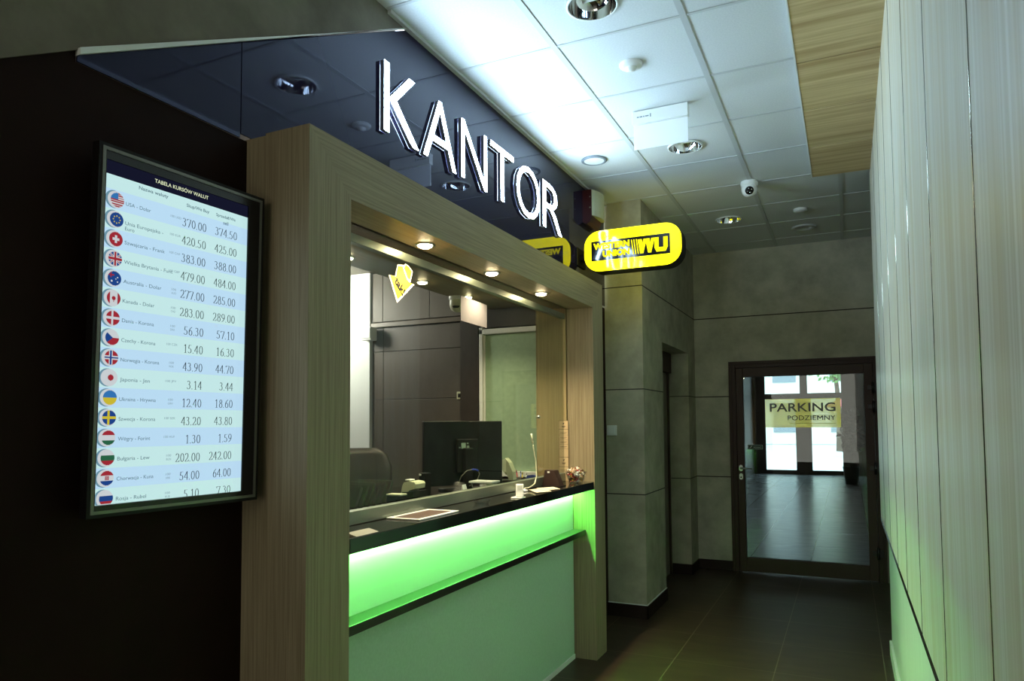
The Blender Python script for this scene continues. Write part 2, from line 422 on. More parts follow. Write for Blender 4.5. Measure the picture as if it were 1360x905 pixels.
# --- pillar, lintel and jamb on the left beyond the kiosk
PYF = 5.45; PX = -1.43; NY0, NY1, NZ = 6.1, 7.2, 2.197
b = bm_(); box(b, -2.4, PX, PYF, NY0, 0, H + .05); box(b, -2.4, PX, NY0, NY1, NZ, H + .05); box(b, -2.4, PX, NY1, YFAR + .1, 0, H + .05)
wl = struct('wall_left', b, m_pillar)
b = bm_()
for z in (2.58, 1.765, .945):
    box(b, -1.8, PX + .0015, PYF - .0015, PYF + .01, z - .004, z + .004)
    for a, c in (((PYF, YFAR),) if z > NZ else ((PYF, NY0), (NY1, YFAR))): box(b, PX - .01, PX + .0015, a, c, z - .004, z + .004)
    if z < NZ: box(b, -1.62, PX, NY1 - .0015, NY1 + .01, z - .004, z + .004)
obj('panel_joint', b, m_joint, wl)
b = bm_()
box(b, -1.75, PX + .012, PYF - .012, PYF, 0, .1, .002); box(b, PX, PX + .012, PYF - .012, NY0, 0, .1, .002); box(b, PX, PX + .012, NY1 - .012, YFAR, 0, .1, .002); box(b, -1.62, PX + .012, NY1 - .012, NY1, 0, .1, .002)
bl = struct('baseboard_left', b, m_base)
b = bm_(); box(b, -1.75, PX + .008, PYF - .008, PYF, .1, .106); box(b, PX, PX + .008, PYF - .008, NY0, .1, .106); obj('top_strip', b, m_white, bl)
# door in the niche
d2 = struct_empty('door_2', (-1.64, 6.65, 0))
b = bm_(); box(b, -1.68, -1.64, NY0, NY1, 0, 2.0, .004); obj('leaf', b, mat('grey_door', srgb(120, 112, 98), .5), d2)
b = bm_(); box(b, -1.69, -1.60, NY0, NY1, 2.0, NZ); box(b, -1.67, -1.625, NY1 - .05, NY1, 0, 2.0); obj('frame', b, m_brown, d2)
# --- left: dark wall under the glass fascia, concrete stair side above it
b = bm_(); box(b, XF - .12, XF - .006, -4., 5.46, 0, 2.42)
# opening of the service window
me_dark = struct('wall_left_dark', b, m_dark)
def stair_z(y): return 2.448 + (y - 1.118) * .553
b = bm_(); prism(b, [(-4., .55), (.6, 2.14), (1.118, 2.448), (2.477, 3.2), (2.477 + .115, H), (2.6, H + .06), (-4., H + .06)], 'X', XF - .1, XF + .004)
struct('wall_stair_side', b, mottle(mat('raw_concrete', (.2, .2, .18), .85, spec=.2), srgb(100, 94, 83), srgb(130, 124, 110), 3.0, 9, .3))
b = bm_(); prism(b, [(1.118, 2.434), (2.56, 3.243), (2.59, H - .008), (1.118, 2.452)], 'X', XF - .006, XF + .014); struct('trim_2', b, m_white)
# --- lobby behind the camera
b = bm_(); box(b, -4.8, 2.6, -4.3, -4.2, 0, H); struct('wall_back', b, m_conc)
L = D.lights.new('lobby_fill', 'AREA'); L.shape = 'RECTANGLE'; L.size = 2.3; L.size_y = 2.4; L.energy = LOBBY_POWER; L.color = (1., .96, .84)  # added fill light in front of the closed back wall, no window there
o = D.objects.new('lobby_fill', L); COL.objects.link(o); o.location = (-.9, -4.15, 1.7); o.rotation_euler = (-PI / 2 * -1, 0, 0)
b = bm_(); box(b, 2.5, 2.6, -4.2, -3.9, 0, H); box(b, XW + .28, 2.6, -4.02, -3.98, 0, H); struct('wall_lobby', b, m_conc)

# --- cut the kiosk opening out of the dark wall: rebuild it from pieces
bm = bmesh.new()
box(bm, XF - .12, XF - .006, Y1 - .15, 5.46, 0, 2.42)
prism(bm, [(-4., 0), (Y0 + .15, 0), (Y0 + .15, 2.419), (1.119, 2.419), (1.119, 2.46), (-4., 2.46)], 'X', XF - .12, XF - .006)
bm.to_mesh(me_dark.data); bm.free(); me_dark.location = (0, 0, 0)

# --- kiosk interior shell
IX = -4.6; IY = 5.02; IZ = 2.8
b = bm_(); box(b, IX, XF - .12, Y0 + .1 - .6, IY + .1, IZ, IZ + .06); struct('ceiling_kiosk', b, mat('kiosk_ceiling', srgb(120, 112, 100), .7))
b = bm_(); box(b, IX - .1, IX, Y0 - .6, IY + .1, 0, IZ); struct('wall_kiosk_back', b, m_cab)
b = bm_(); box(b, IX, XF - .12, Y0 - .6, Y0 - .5, 0, IZ); struct('wall_kiosk_near', b, m_cab)
b = bm_(); box(b, IX, -1.80, IY, IY + .1, 0, IZ); wk = struct('wall_kiosk_end', b, m_cab)
# soffit inside the window with recessed spots
b = bm_(); box(b, -2.52, XF + .02, 1.9, IY, 2.40, 2.44); struct('ceiling_inner_soffit', b, m_oak_y)

# ================================================================== FASCIA
b = bm_(); prism(b, [(1.12, 2.42), (1.652, 2.42), (1.652, 2.737), (1.12, 2.443)], 'X', XF - .006, XF)
fa = tag(obj('fascia_panel', b, m_fascia), 'small triangular black glass panel between sloping white trim and dark wall', 'glass panel')
b = bm_(); prism(b, [(1.656, 2.434), (5.44, 2.434), (5.44, H - .002), (2.61, H - .002), (2.46, 3.180), (1.656, 2.739)], 'X', XF - .006, XF)
tag(obj('fascia_panel', b, m_fascia), 'long black mirror glass fascia behind the glowing letters above the window', 'glass panel')

# letters
m_face = emis('letter_face', (.55, .79, 1., 1), LETTER_POWER)
m_ret = mat('letter_return', srgb(96, 94, 106), .35)
LET = [('K', 2.375, 2.640, 2.712, 3.008), ('A', 2.676, 2.974, 2.716, 3.014), ('N', 3.027, 3.302, 2.722, 3.020), ('T', 3.343, 3.634, 2.728, 3.024), ('O', 3.676, 4.020, 2.728, 3.036), ('R', 4.068, 4.392, 2.740, 3.036)]
ORD = {'K': 'first letter, K', 'A': 'second letter, A', 'N': 'third letter, N', 'T': 'fourth letter, T', 'O': 'fifth letter, O', 'R': 'last letter, R'}
for ch, ya, yb, za, zb in LET:
    t = thing('sign_letter', 'glowing white block letter on the black fascia, %s of the large sign' % ORD[ch], 'letter', (XF, (ya + yb) / 2 * 1.0118, za * 1.005), 'illuminated sign letters')
    xb, xf = XF + .0006, -1.710
    kk = 1.71 / 1.69; ya, yb, za, zb = ya * kk, yb * kk, 1.499 + (za - 1.499) * kk, 1.499 + (zb - 1.499) * kk
    b = bm_(); text_fit(b, ch, (xf, ya, za), (0, 1, 0), (0, 0, 1), yb - ya, zb - za, -.010)
    bmesh.ops.remove_doubles(b, verts=b.verts[:], dist=1e-5)
    ret = b.copy()
    obj('face', b, m_face, t)
    be = [e for e in ret.edges if e.is_boundary]
    ge = bmesh.ops.extrude_edge_only(ret, edges=be)
    for v in ge['geom']:
        if isinstance(v, bmesh.types.BMVert): v.co.x = xb
    bmesh.ops.delete(ret, geom=[f for f in ret.faces if all(abs(v.co.x - xf) < 1e-5 for v in f.verts)], context='FACES_ONLY')
    for v in ret.verts:
        if abs(v.co.x - xf) < 1e-5: v.co.x = xf + .002
    bmesh.ops.recalc_face_normals(ret, faces=ret.faces[:])
    obj('return', ret, m_ret, t, label='dark grey side of the letter')

# lightbox with money transfer logo
m_yel = emis('lightbox_yellow', (1., .92, .008, 1), 2.5)
nY, lY, bY = nodes(m_yel); bY.inputs['Base Color'].default_value = (.5, .4, .0, 1); bY.inputs['Roughness'].default_value = .06; bY.inputs['Specular IOR Level'].default_value = .25
m_logo = mat('logo_black', srgb(14, 12, 8), .08, spec=.5)
LY = 4.80; LX0, LX1, LZ0, LZ1 = -1.678, -.982, 2.578, 2.872
lb = thing('lightbox_sign', 'yellow illuminated box sign with black logo projecting from the glass fascia', 'sign', (XF, LY, LZ0))
cx, cz, lw, lh = (LX0 + LX1) / 2, (LZ0 + LZ1) / 2, LX1 - LX0, LZ1 - LZ0
b = bm_(); prism(b, [(cx + p[0], cz + p[1]) for p in rrect(lw, lh, .115, 10)], 'Y', LY + .014, LY + .150); obj('housing', b, m_black, lb)
b = bm_(); prism(b, [(cx + p[0], cz + p[1]) for p in rrect(lw - .004, lh - .004, .113, 10)], 'Y', LY, LY + .014)
bmesh.ops.bevel(b, geom=[e for e in b.edges if all(abs(v.co.y - LY) < 1e-5 for v in e.verts)], offset=.006, segments=2, affect='EDGES')
fc = obj('face', b, m_yel, lb)
b = bm_(); prism(b, [(cx + p[0], cz + p[1]) for p in rrect(lw - .05, lh - .05, .10, 10)], 'Y', LY + .150, LY + .153); obj('rear_face', b, m_yel, lb)
gx0, gx1, gz0, gz1 = cx - .292, cx + .272, cz - .072, cz + .070
b = bm_(); box(b, gx0, gx1, LY - .0016, LY - .0002, gz0, gz1); obj('logo_plate', b, m_logo, fc)
m_lt = emis('logo_yellow', (1., .92, .008, 1), 1.6)
b = bm_()
ty = LY - .0028
text_fit(b, 'WESTERN', (gx0 + .016, ty, cz + .008), (1, 0, 0), (0, 0, 1), .265, .047, .06)
text_fit(b, 'UNION', (gx0 + .085, ty, cz - .050), (1, 0, 0), (0, 0, 1), .196, .047, .06)
obj('lettering', b, m_lt, fc, label='yellow logo lettering')
b = bm_()
for k in range(3):
    xx = gx0 + .293 + k * .017
    f = b.faces.new([b.verts.new(p) for p in ((xx + .012, ty, gz0 + .020), (xx + .019, ty, gz0 + .020), (xx + .006, ty, gz1 - .018), (xx - .001, ty, gz1 - .018))]); f.normal_update()
wx = gx0 + .338
# W of leaning strokes and a heavy U
for dx in (0, .055):
    for q in (((0, 1), (.030, 1), (.042, 0), (.018, 0)), ((.040, 0), (.018, 0), (.042, 1), (.066, 1))):
        b.faces.new([b.verts.new((wx + dx + p[0], ty - (.0002 if dx else 0), gz0 + .020 + p[1] * .100)) for p in q])
for q in (((.118, 1), (.148, 1), (.148, .3), (.118, .3)), ((.180, 1), (.210, 1), (.210, .3), (.180, .3)), ((.118, .3), (.210, .3), (.196, 0), (.132, 0))):
    b.faces.new([b.verts.new((wx + p[0], ty, gz0 + .020 + p[1] * .100)) for p in q])
for f in b.faces:
    f.normal_update()
    if f.normal.y > 0: f.normal_flip()
obj('monogram', b, m_lt, fc, label='yellow slanted stripes and initials')
b = bm_(); box(b, XF, LX0 + .02, LY + .03, LY + .12, cz - .05, cz - .005, .004); box(b, XF, XF + .012, LY - .03, LY + .16, cz - .09, cz + .04, .003); obj('bracket', b, m_black, lb)

# alarm siren
sr = thing('alarm_siren', 'dark red alarm siren with curved white cover high on the fascia end', 'alarm', (XF, 5.1, 2.98))
b = bm_(); prism(b, [(XF, 2.985), (XF + .030, 2.97), (XF + .055, 2.985), (XF + .070, 3.02), (XF + .070, 3.225), (XF, 3.225)], 'Y', 4.93, 5.16); obj('housing', b, mat('siren_red', srgb(66, 16, 18), .3), sr)
b = bm_()
pr_ = [(XF + .085, 4.935), (XF + .10, 4.96), (XF + .125, 5.02), (XF + .135, 5.08), (XF + .125, 5.14), (XF + .105, 5.16), (XF + .085, 5.16)]
prism(b, [(XF + .0705, 4.936), (XF + .085, 4.95), (XF + .103, 5.0), (XF + .112, 5.06), (XF + .108, 5.12), (XF + .094, 5.16), (XF + .0705, 5.16)], 'Z', 3.03, 3.222); obj('cover', b, m_offwhite, sr, label='cream curved front cover')
for z in (3.09, 3.17):
    b = bm_(); sph(b, (XF + .058, 4.93, z), .005); obj('screw', b, m_steel, sr)

# ================================================================== KIOSK
pf = thing('portal_frame', 'oak veneer portal frame standing around the service window', 'frame', (XP, (Y0 + Y1) / 2, 0))
PZ = 2.432; SZ = 2.252; PT = .205; XB = -1.656
b = bm_(); prism(b, [(0, 0), (PT, 0), (PT, SZ), (0, PZ)][::1], 'X', XB, XP, Matrix.Translation((0, Y0, 0))); obj('post', b, m_oak_z, pf, label='near upright post beside the rate screen')
b = bm_(); prism(b, [(0, 0), (-PT, 0), (-PT, SZ), (0, PZ)], 'X', XB, XP, Matrix.Translation((0, Y1, 0))); obj('post', b, m_oak_z, pf, label='far upright post beside the concrete pillar')
b = bm_(); prism(b, [(Y0 + .001, PZ), (Y0 + PT + .001, SZ), (Y1 - PT - .001, SZ), (Y1 - .001, PZ)], 'X', XB, XP - .0006); obj('header', b, m_oak_y, pf)
b = bm_(); box(b, -1.874, XB - .006, Y1 - PT - .012, Y1 - .02, 0, SZ + .15); obj('inner_lining', b, grain(mat('oak_lining', OAK[0], .5), srgb(150, 132, 92), srgb(176, 156, 112), 'Z', 140, .02), pf)
b = bm_(); box(b, -1.874, XB, Y0, Y0 + PT, 0, 2.26); box(b, -1.874, XB, Y0, Y1, 2.26, 2.425); box(b, XB - .0, XB + .012, Y0 + .2, Y1 - .2, SZ, SZ + .02); obj('backing', b, m_oak_z, pf)
# recessed spots in the header
m_warm = emis('warm_lamp', (1., .80, .45, 1), 95.)
def spot(name, x, y, z, label, cat, group, power, r=.030, down=True):
    t = thing(name, label, cat, (x, y, z), group)
    b = bm_(); lathe(b, [(r + .012, 0), (r + .012, -.004), (r, -.004), (r, 0)], 0, 0, 28); obj('ring', b, m_steel, t, local=True)
    b = bm_(); lathe(b, [(r - .001, -.003), (r * .95, -.008), (r * .6, -.013), (0, -.0145)], 0, 0, 28); obj('lamp', b, m_warm, t, local=True)
    L = D.lights.new('spot_light', 'SPOT'); L.energy = power; L.color = (1., .82, .52); L.spot_size = math.radians(125); L.spot_blend = .8; L.shadow_soft_size = .025
    o = D.objects.new('spot_light', L); COL.objects.link(o); o.parent = t; o.location = (0, 0, -.024)
    return t
names = ['nearest of three warm spotlights set in the portal header', 'middle of three warm spotlights set in the portal header', 'farthest of three warm spotlights set in the portal header']
for k, yy in enumerate((2.519, 3.14, 3.77)): spot('spotlight', -1.582, yy, SZ, names[k], 'spotlight', 'header spotlights', SPOT_POWER)
names = ['warm ceiling spotlight inside the kiosk, half hidden behind near post', 'warm ceiling spotlight inside the kiosk, right of the yellow arrow sign', 'warm ceiling spotlight inside the kiosk, just above hanging grey sheet']
for k, yy in enumerate((3.057, 3.805, 4.40)): spot('spotlight', -2.41, yy, 2.40, names[k], 'spotlight', 'inner spotlights', SPOT_POWER * .7)

# worktop
ZT, ZB = 1.127, 1.077
b = bm_(); box(b, -2.45, XP, Y0 + PT + .002, Y1 - PT - .013, ZB, ZT, .003)
tag(obj('worktop', b, m_blackgloss), 'long glossy black stone counter top running through the window', 'worktop')
# counter front
cf = thing('counter_front', 'pale counter front with green lit upper strip below the black worktop', 'counter', (-1.63, 3.1, 0))
BX = -1.622
b = bm_(); box(b, BX - .02, BX, Y0 + PT + .002, Y1 - PT - .014, .81, ZB - .002); obj('upper_panel', b, m_backpanel, cf, label='white panel washed by green light')
b = bm_(); box(b, BX - .02, BX, Y0 + PT + .002, Y1 - PT - .014, .02, .80); obj('lower_panel', b, m_basepanel, cf)
b = bm_(); box(b, BX, BX + .006, Y0 + PT + .002, Y1 - PT - .014, 0, .028); obj('kick_strip', b, m_white, cf)
b = bm_(); box(b, -2.4, BX - .02, Y0 + PT + .02, Y1 - PT - .02, .0, ZB - .002); obj('carcass', b, m_black, cf)
m_led = emis('green_led', (.165, 1., .155, 1), LED_POWER)
b = bm_(); box(b, -1.618, -1.598, Y0 + PT + .01, Y1 - PT - .02, ZB - .006, ZB - .001); obj('led_strip', b, m_led, cf, label='bright green light strip')
# bag shelf
sh = thing('bag_shelf', 'narrow dark shelf with a glossy top across the green lit counter front', 'shelf', (-1.56, 3.1, .79))
b = bm_(); box(b, BX + .0005, -1.543, Y0 + PT + .002, Y1 - PT - .014, .800, .819, .001); obj('top', b, m_shelf, sh)
b = bm_(); box(b, -1.543, -1.537, Y0 + PT + .002, Y1 - PT - .014, .786, .8195, .001); box(b, BX + .0005, -1.543, Y0 + PT + .003, Y1 - PT - .015, .786, .7995); obj('front_edge', b, m_shelfedge, sh)

# window pane
wg = thing('service_window', 'large clear glass service pane between counter and portal header', 'window', (-1.68, 3.1, ZT))
b = bm_(); box(b, -1.684, -1.678, Y0 + PT + .01, Y1 - PT - .016, ZT + .05, 2.21); obj('pane', b, m_pane, wg)
b = bm_(); box(b, -1.695, -1.664, Y0 + PT + .003, Y1 - PT - .014, 2.188, 2.222, .002); obj('top_rail', b, m_satin, wg)
b = bm_(); box(b, -1.71, -1.668, Y0 + PT + .003, Y1 - PT - .016, ZT + .001, ZT + .052, .002); obj('bottom_rail', b, m_satin, wg)
b = bm_(); lathe(b, [(0, 0), (.010, 0), (.010, .012), (0, .014)], 0, 0, 16, M=Matrix.Translation((-1.678, 3.933, 1.54)) @ Matrix.Rotation(PI / 2, 4, 'Y')); obj('lock_knob', b, m_steel, wg)
b = bm_(); box(b, -1.6835, -1.6765, 3.925, 3.929, 1.18, 2.18); obj('pane_joint', b, m_acryl, wg)

# ================================================================== INSIDE THE KIOSK
# lamp on the kiosk ceiling, hidden behind the near post
t = thing('ceiling_lamp', 'round ceiling lamp inside kiosk, hidden behind the near post', 'lamp', (-4.2, 4.35, IZ))
b = bm_(); lathe(b, [(.16, 0), (.16, -.03), (.15, -.05), (.0, -.06)], 0, 0, 32); obj('diffuser', b, emis('lamp_diffuser', (1., .95, .84, 1), 8.), t, local=True)
b = bm_(); lathe(b, [(.175, 0), (.175, -.025), (.16, -.025)], 0, 0, 32); obj('rim', b, m_white, t, local=True)
L = D.lights.new('lamp_light', 'POINT'); L.energy = INNER_POWER; L.color = (1., .95, .86); L.shadow_soft_size = .15
o = D.objects.new('lamp_light', L); COL.objects.link(o); o.parent = t; o.location = (0, 0, -.24)
# white door panel and its box at the left end of the room
b = bm_(); box(b, IX, -3.66, IY - .07, IY, 0, IZ, .004); struct('wall_kiosk_white', b, m_white)
t = thing('junction_box', 'small white box on edge of bright white wall inside kiosk', 'box', (-3.62, 4.9, 2.2))
b = bm_(); box(b, -3.69, -3.585, 4.86, 4.948, 2.21, 2.322, .004); obj('body', b, m_whiteplastic, t)
b = bm_(); box(b, -3.685, -3.59, 4.854, 4.86, 2.225, 2.315, .002); obj('lid', b, m_white, t)
# tall dark cabinets
wc = thing('wall_cabinet', 'grey brown overhead cabinet row above dark tall cabinet in kiosk', 'cabinet', (-3.2, 5., 2.36))
for x0, x1 in ((-3.655, -3.545), (-3.541, -3.081), (-3.077, -2.775)):
    b = bm_(); box(b, x0, x1, 4.97, 4.988, 2.372, IZ - .01, .002); obj('door', b, mat('cabinet_grey', srgb(92, 84, 74), .5) if x0 < -3.6 else D.materials['cabinet_grey'], wc)
b = bm_(); box(b, -3.655, -2.775, 4.988, IY, 2.365, IZ - .008); obj('body', b, m_cabdk, wc)
b = bm_(); box(b, -3.655, -2.70, 4.955, IY, 2.325, 2.362, .003); obj('light_pelmet', b, mat('pelmet', srgb(104, 94, 82), .4), wc, label='lighter strip under the doors')
tc_ = thing('tall_cabinet', 'dark brown tall cabinet behind the monitor in kiosk', 'cabinet', (-3.2, 5., 0))
for x0, x1 in ((-3.655, -3.545), (-3.541, -2.775)):
    for z0, z1 in ((.08, 1.709), (1.713, 2.115), (2.119, 2.32)):
        b = bm_(); box(b, x0, x1, 4.982, 4.998, z0, z1, .002); obj('door', b, m_cab, tc_)
b = bm_(); box(b, -3.655, -2.777, 4.998, IY - .003, 0, 2.322); obj('body', b, m_cabdk, tc_)
b = bm_(); box(b, -2.774, -2.615, 4.94, IY, 0, IZ); struct('wall_kiosk_column', b, m_cabdk)
t = thing('wall_switch', 'small beige switch plate on dark cabinet beside the column', 'switch', (-2.797, 4.98, 1.72))
b = bm_(); box(b, -2.828, -2.78, 4.974, 4.982, 1.70, 1.76, .003); obj('plate', b, m_offwhite, t)
b = bm_(); box(b, -2.815, -2.793, 4.970, 4.975, 1.715, 1.745, .001); obj('key', b, m_black, t)
# frosted partition
gp = thing('glass_partition', 'frosted green glass partition in white frame inside kiosk', 'partition', (-2.25, 4.93, 1.10))
m_frost = mottle(mat('frosted_glass', (.5, .6, .5), .5), srgb(150, 176, 146), srgb(162, 188, 156), 30, 3, 0)
b = bm_(); box(b, -2.55, -1.86, 4.945, 4.955, 1.14, 2.20); obj('pane', b, m_frost, gp)
b = bm_(); box(b, -2.595, -2.565, 4.92, 4.97, 1.10, 2.255, .003); box(b, -2.565, -2.55, 4.94, 4.965, 1.14, 2.20); obj('jamb', b, m_whiteplastic, gp)
b = bm_(); box(b, -2.595, -1.86, 4.92, 4.97, 2.20, 2.24, .003); obj('top_rail', b, m_whiteplastic, gp)
b = bm_(); box(b, -2.595, -1.86, 4.90, 4.97, 1.10, 1.14, .003); obj('sill', b, m_whiteplastic, gp)
b = bm_(); box(b, -2.612, -1.81, 4.96, IY, 0, 1.10); box(b, -2.612, -1.81, 4.96, IY, 2.256, IZ); struct('wall_kiosk_partition', b, m_cabdk)
# dome camera under the inner soffit
t = thing('dome_camera', 'glassy white dome camera inside kiosk beside hanging grey sheet', 'camera', (-2.47, 4.36, 2.40))
b = bm_(); lathe(b, [(.062, 0), (.062, -.02), (.056, -.026)], 0, 0, 28); obj('base', b, m_whiteplastic, t, local=True)
b = bm_(); lathe(b, [(.055, -.024), (.056, -.06), (.046, -.092), (.025, -.108), (0, -.112)], 0, 0, 28); obj('dome', b, m_offwhite, t, local=True)
b = bm_(); lathe(b, [(.0, -.124), (.02, -.121), (.03, -.108)], 0, 0, 20, M=Matrix.Translation((.01, -.035, .035))); obj('lens', b, m_black, t, local=True)
# monitor, seen from behind
mo = thing('monitor', 'black desktop monitor seen from behind on the kiosk desk', 'monitor', (-1.972, 3.543, ZT))
A = math.atan2(.8, .6)
MM = Matrix.Translation((-1.972, 3.543, ZT)) @ Matrix.Rotation(A, 4, 'Z')
b = bm_(); box(b, -.2415, .2415, -.012, .018, .030, .390, .004, MM); obj('screen_shell', b, m_black, mo)
b = bm_(); box(b, -.236, .236, .0175, .0205, .045, .384, 0, MM); obj('display', b, emis('monitor_glow', (.5, .6, .7, 1), .5), mo)
b = bm_(); box(b, -.055, .075, -.040, -.010, .10, .290, .006, MM); obj('rear_housing', b, mat('rear_black', srgb(20, 16, 13), .4, spec=.3), mo)
b = bm_(); box(b, -.022, .030, -.075, -.040, .012, .24, .006, MM); box(b, -.13, .12, -.15, .06, .0, .014, .005, MM); obj('stand', b, m_black, mo)
m_tag = mat('sticker_pale', srgb(150, 168, 150), .5)
b = bm_(); box(b, -.030, -.004, -.0425, -.040, .235, .268, 0, MM); obj('sticker', b, m_tag, mo)
for q in ((.004, .018, .238, .252), (.004, .014, .262, .268), (-.044, -.036, .238, .246)):
    b = bm_(); box(b, q[0], q[1], -.0425, -.040, q[2], q[3], 0, MM); obj('sticker', b, m_tag, mo)
b = bm_(); tube(b, [MM @ Vector(p) for p in ((-.06, -.06, .04), (-.05, -.085, .085), (-.02, -.09, .115), (.02, -.09, .122), (.05, -.09, .112))], .0022, 6); obj('cable', b, mat('cable_grey', srgb(120, 118, 110), .4), mo)
b = bm_(); tube(b, [MM @ Vector(p) for p in ((.05, -.09, .112), (.06, -.09, .095), (.04, -.09, .055), (.0, -.08, .03))], .0022, 6); obj('cable', b, D.materials['cable_grey'], mo)
b = bm_(); tube(b, [MM @ Vector(p) for p in ((.012, -.09, .1215), (.035, -.09, .120), (.052, -.09, .112))], .0045, 8); obj('plug', b, mat('plug_blue', srgb(40, 60, 170), .4), mo, label='blue plug')
# office chair
oc = thing('office_chair', 'black leather office chair with tall padded back in kiosk', 'chair', (-2.91, 3.72, 0))
CM = Matrix.Translation((-2.91, 3.72, 0)) @ Matrix.Rotation(math.radians(38), 4, 'Z')
b = bm_()
prof = [(.50, .20), (.58, .225), (.72, .235), (.86, .24), (1.0, .262), (1.12, .283), (1.22, .282), (1.30, .25), (1.345, .19)]
rows = []
for z, hw in prof:
    th = .055 if z < 1.3 else .035; lean = .10 + (z - .5) * .10
    ring_ = []
    for i in range(24):
        a = 2 * PI * i / 24; ca, sa = math.cos(a), math.sin(a)
        px_ = hw * math.copysign(abs(ca) ** .55, ca); py_ = th * math.copysign(abs(sa) ** .7, sa)
        ring_.append(b.verts.new(CM @ Vector((px_, lean + py_ - .03 * (px_ / hw) ** 2, z))))
    rows.append(ring_)
for r0, r1 in zip(rows, rows[1:]):
    for i in range(24):
        f = b.faces.new((r0[i], r0[(i + 1) % 24], r1[(i + 1) % 24], r1[i])); f.smooth = True
b.faces.new(rows[0][::-1]); b.faces.new(rows[-1]); obj('backrest', b, m_leather, oc)
b = bm_(); box(b, -.25, .25, -.40, .12, .44, .53, .035, CM); obj('seat', b, m_leather, oc)
for s_ in (-1, 1):
    b = bm_(); tube(b, [CM @ Vector(p) for p in ((s_ * .27, .05, .47), (s_ * .30, .03, .60), (s_ * .30, -.05, .68), (s_ * .30, -.28, .68))], [.018, .018, .024, .024], 10); obj('armrest', b, m_black, oc)
b = bm_(); tube(b, [CM @ Vector((0, -.12, .08)), CM @ Vector((0, -.12, .45))], .03, 14); obj('gas_column', b, m_steel, oc)
for k in range(5):
    a = 2 * PI * k / 5; c = Vector((.30 * math.cos(a), -.12 + .30 * math.sin(a), .075))
    b = bm_(); tube(b, [CM @ Vector((0, -.12, .10)), CM @ c], [.028, .018], 8); lg = obj('leg', b, m_black, oc)
    b = bm_(); sph(b, CM @ Vector((c.x, c.y, .03)), .03, (1, 1, 1), 12, 8); obj('castor', b, m_black, lg)
# slanted document rack behind the glass
dr = thing('document_rack', 'slanted rack of dark folders behind the glass at near post', 'rack', (-2.02, 2.62, ZT))
b = bm_(); box(b, -2.14, -1.90, 2.46, 2.78, ZT, ZT + .012, .002); box(b, -2.14, -2.128, 2.46, 2.78, ZT + .01, ZT + .10, .002); obj('base', b, m_black, dr)
for k in range(6):
    y = 2.50 + k * .045; M = Matrix.Translation((-2.02, y, ZT + .012)) @ Matrix.Rotation(math.radians(-28), 4, 'X')
    b = bm_(); box(b, -.10, .10, -.008, .008, .0, .10 + .006 * (k % 3), .002, M); o = obj('folder', b, mat('folder_brown', srgb(34, 28, 20), .5) if k == 0 else D.materials['folder_brown'], dr)
    b = bm_(); box(b, -.085, -.01, -.0095, -.008, .094, .099, 0, M); obj('label_strip', b, m_offwhite, o)
cb = thing('cash_tray', 'black cash box with pale lid edge behind glass by the rack', 'box', (-1.81, 2.70, ZT))
b = bm_(); box(b, -1.872, -1.800, 2.66, 2.71, ZT, ZT + .055, .003); obj('body', b, m_black, cb)
b = bm_(); box(b, -1.874, -1.798, 2.657, 2.713, ZT + .055, ZT + .064, .003); obj('lid', b, m_offwhite, cb)
bc = thing('banknote_counter', 'small cream banknote counter with rounded hood left of the monitor', 'machine', (-1.95, 3.02, ZT))
b = bm_(); prism(b, [(-2.00, ZT + .0), (-1.925, ZT + .0), (-1.925, ZT + .045), (-1.992, ZT + .040)], 'Y', 2.96, 3.09); obj('base', b, m_black, bc)
b = bm_(); prism(b, [(-2.008, ZT + .020), (-1.998, ZT + .070), (-1.988, ZT + .088), (-1.96, ZT + .094), (-1.928, ZT + .090), (-1.920, ZT + .080), (-1.924, ZT + .058), (-1.955, ZT + .050), (-1.980, ZT + .030), (-1.986, ZT + .020)], 'Y', 2.97, 3.06); obj('hood', b, m_offwhite, bc)
b = bm_(); box(b, -1.985, -1.955, 2.975, 3.02, ZT + .096, ZT + .102, .002); obj('paper_slip', b, m_white, bc)
cr_ = thing('card_terminal', 'small black terminal with pale top light beside the monitor edge', 'terminal', (-2.0, 3.25, ZT))
b = bm_(); box(b, -2.062, -2.022, 3.22, 3.28, ZT, ZT + .115, .004); obj('body', b, m_black, cr_)
b = bm_(); box(b, -2.058, -2.046, 3.216, 3.2205, ZT + .102, ZT + .111, .001); obj('lamp', b, m_white, cr_)
pt = thing('paper_tray', 'flat white paper tray right below the monitor corner', 'tray', (-1.80, 3.45, ZT))
b = bm_(); box(b, -1.86, -1.72, 3.40, 3.50, ZT + .055, ZT + .066, .002); obj('sheet', b, m_white, pt)
for q in (((-1.85, 3.41), (-1.83, 3.41)), ((-1.73, 3.49), (-1.80, 3.45))):
    b = bm_(); tube(b, [(q[0][0], q[0][1], ZT + .056), (q[1][0], q[1][1], ZT + .002)], .004, 8); obj('leg', b, m_steel, pt)
ws = thing('white_wedge', 'small white paper wedge standing below the monitor', 'card', (-1.86, 3.33, ZT))
b = bm_(); prism(b, [(-1.862, ZT + .001), (-1.838, ZT + .001), (-1.856, ZT + .052)], 'Y', 3.32, 3.36); obj('card', b, m_white, ws)
ph = thing('phone_handset', 'cream handset leaning upright at right edge of the monitor', 'phone', (-1.80, 3.74, ZT))
b = bm_(); HM = Matrix.Translation((-1.795, 3.80, ZT))
prism(b, [(-.055, .155), (-.030, .172), (-.005, .145), (.016, .095), (.022, .045), (.020, .0), (-.004, .0), (-.006, .05), (-.022, .085), (-.030, .10), (-.026, .075), (-.045, .095)], 'Y', -.02, .03, HM); obj('handset', b, m_offwhite, ph)
b = bm_(); box(b, -.07, .045, -.05, .06, .0, .045, .006, HM); obj('cradle', b, m_black, ph)
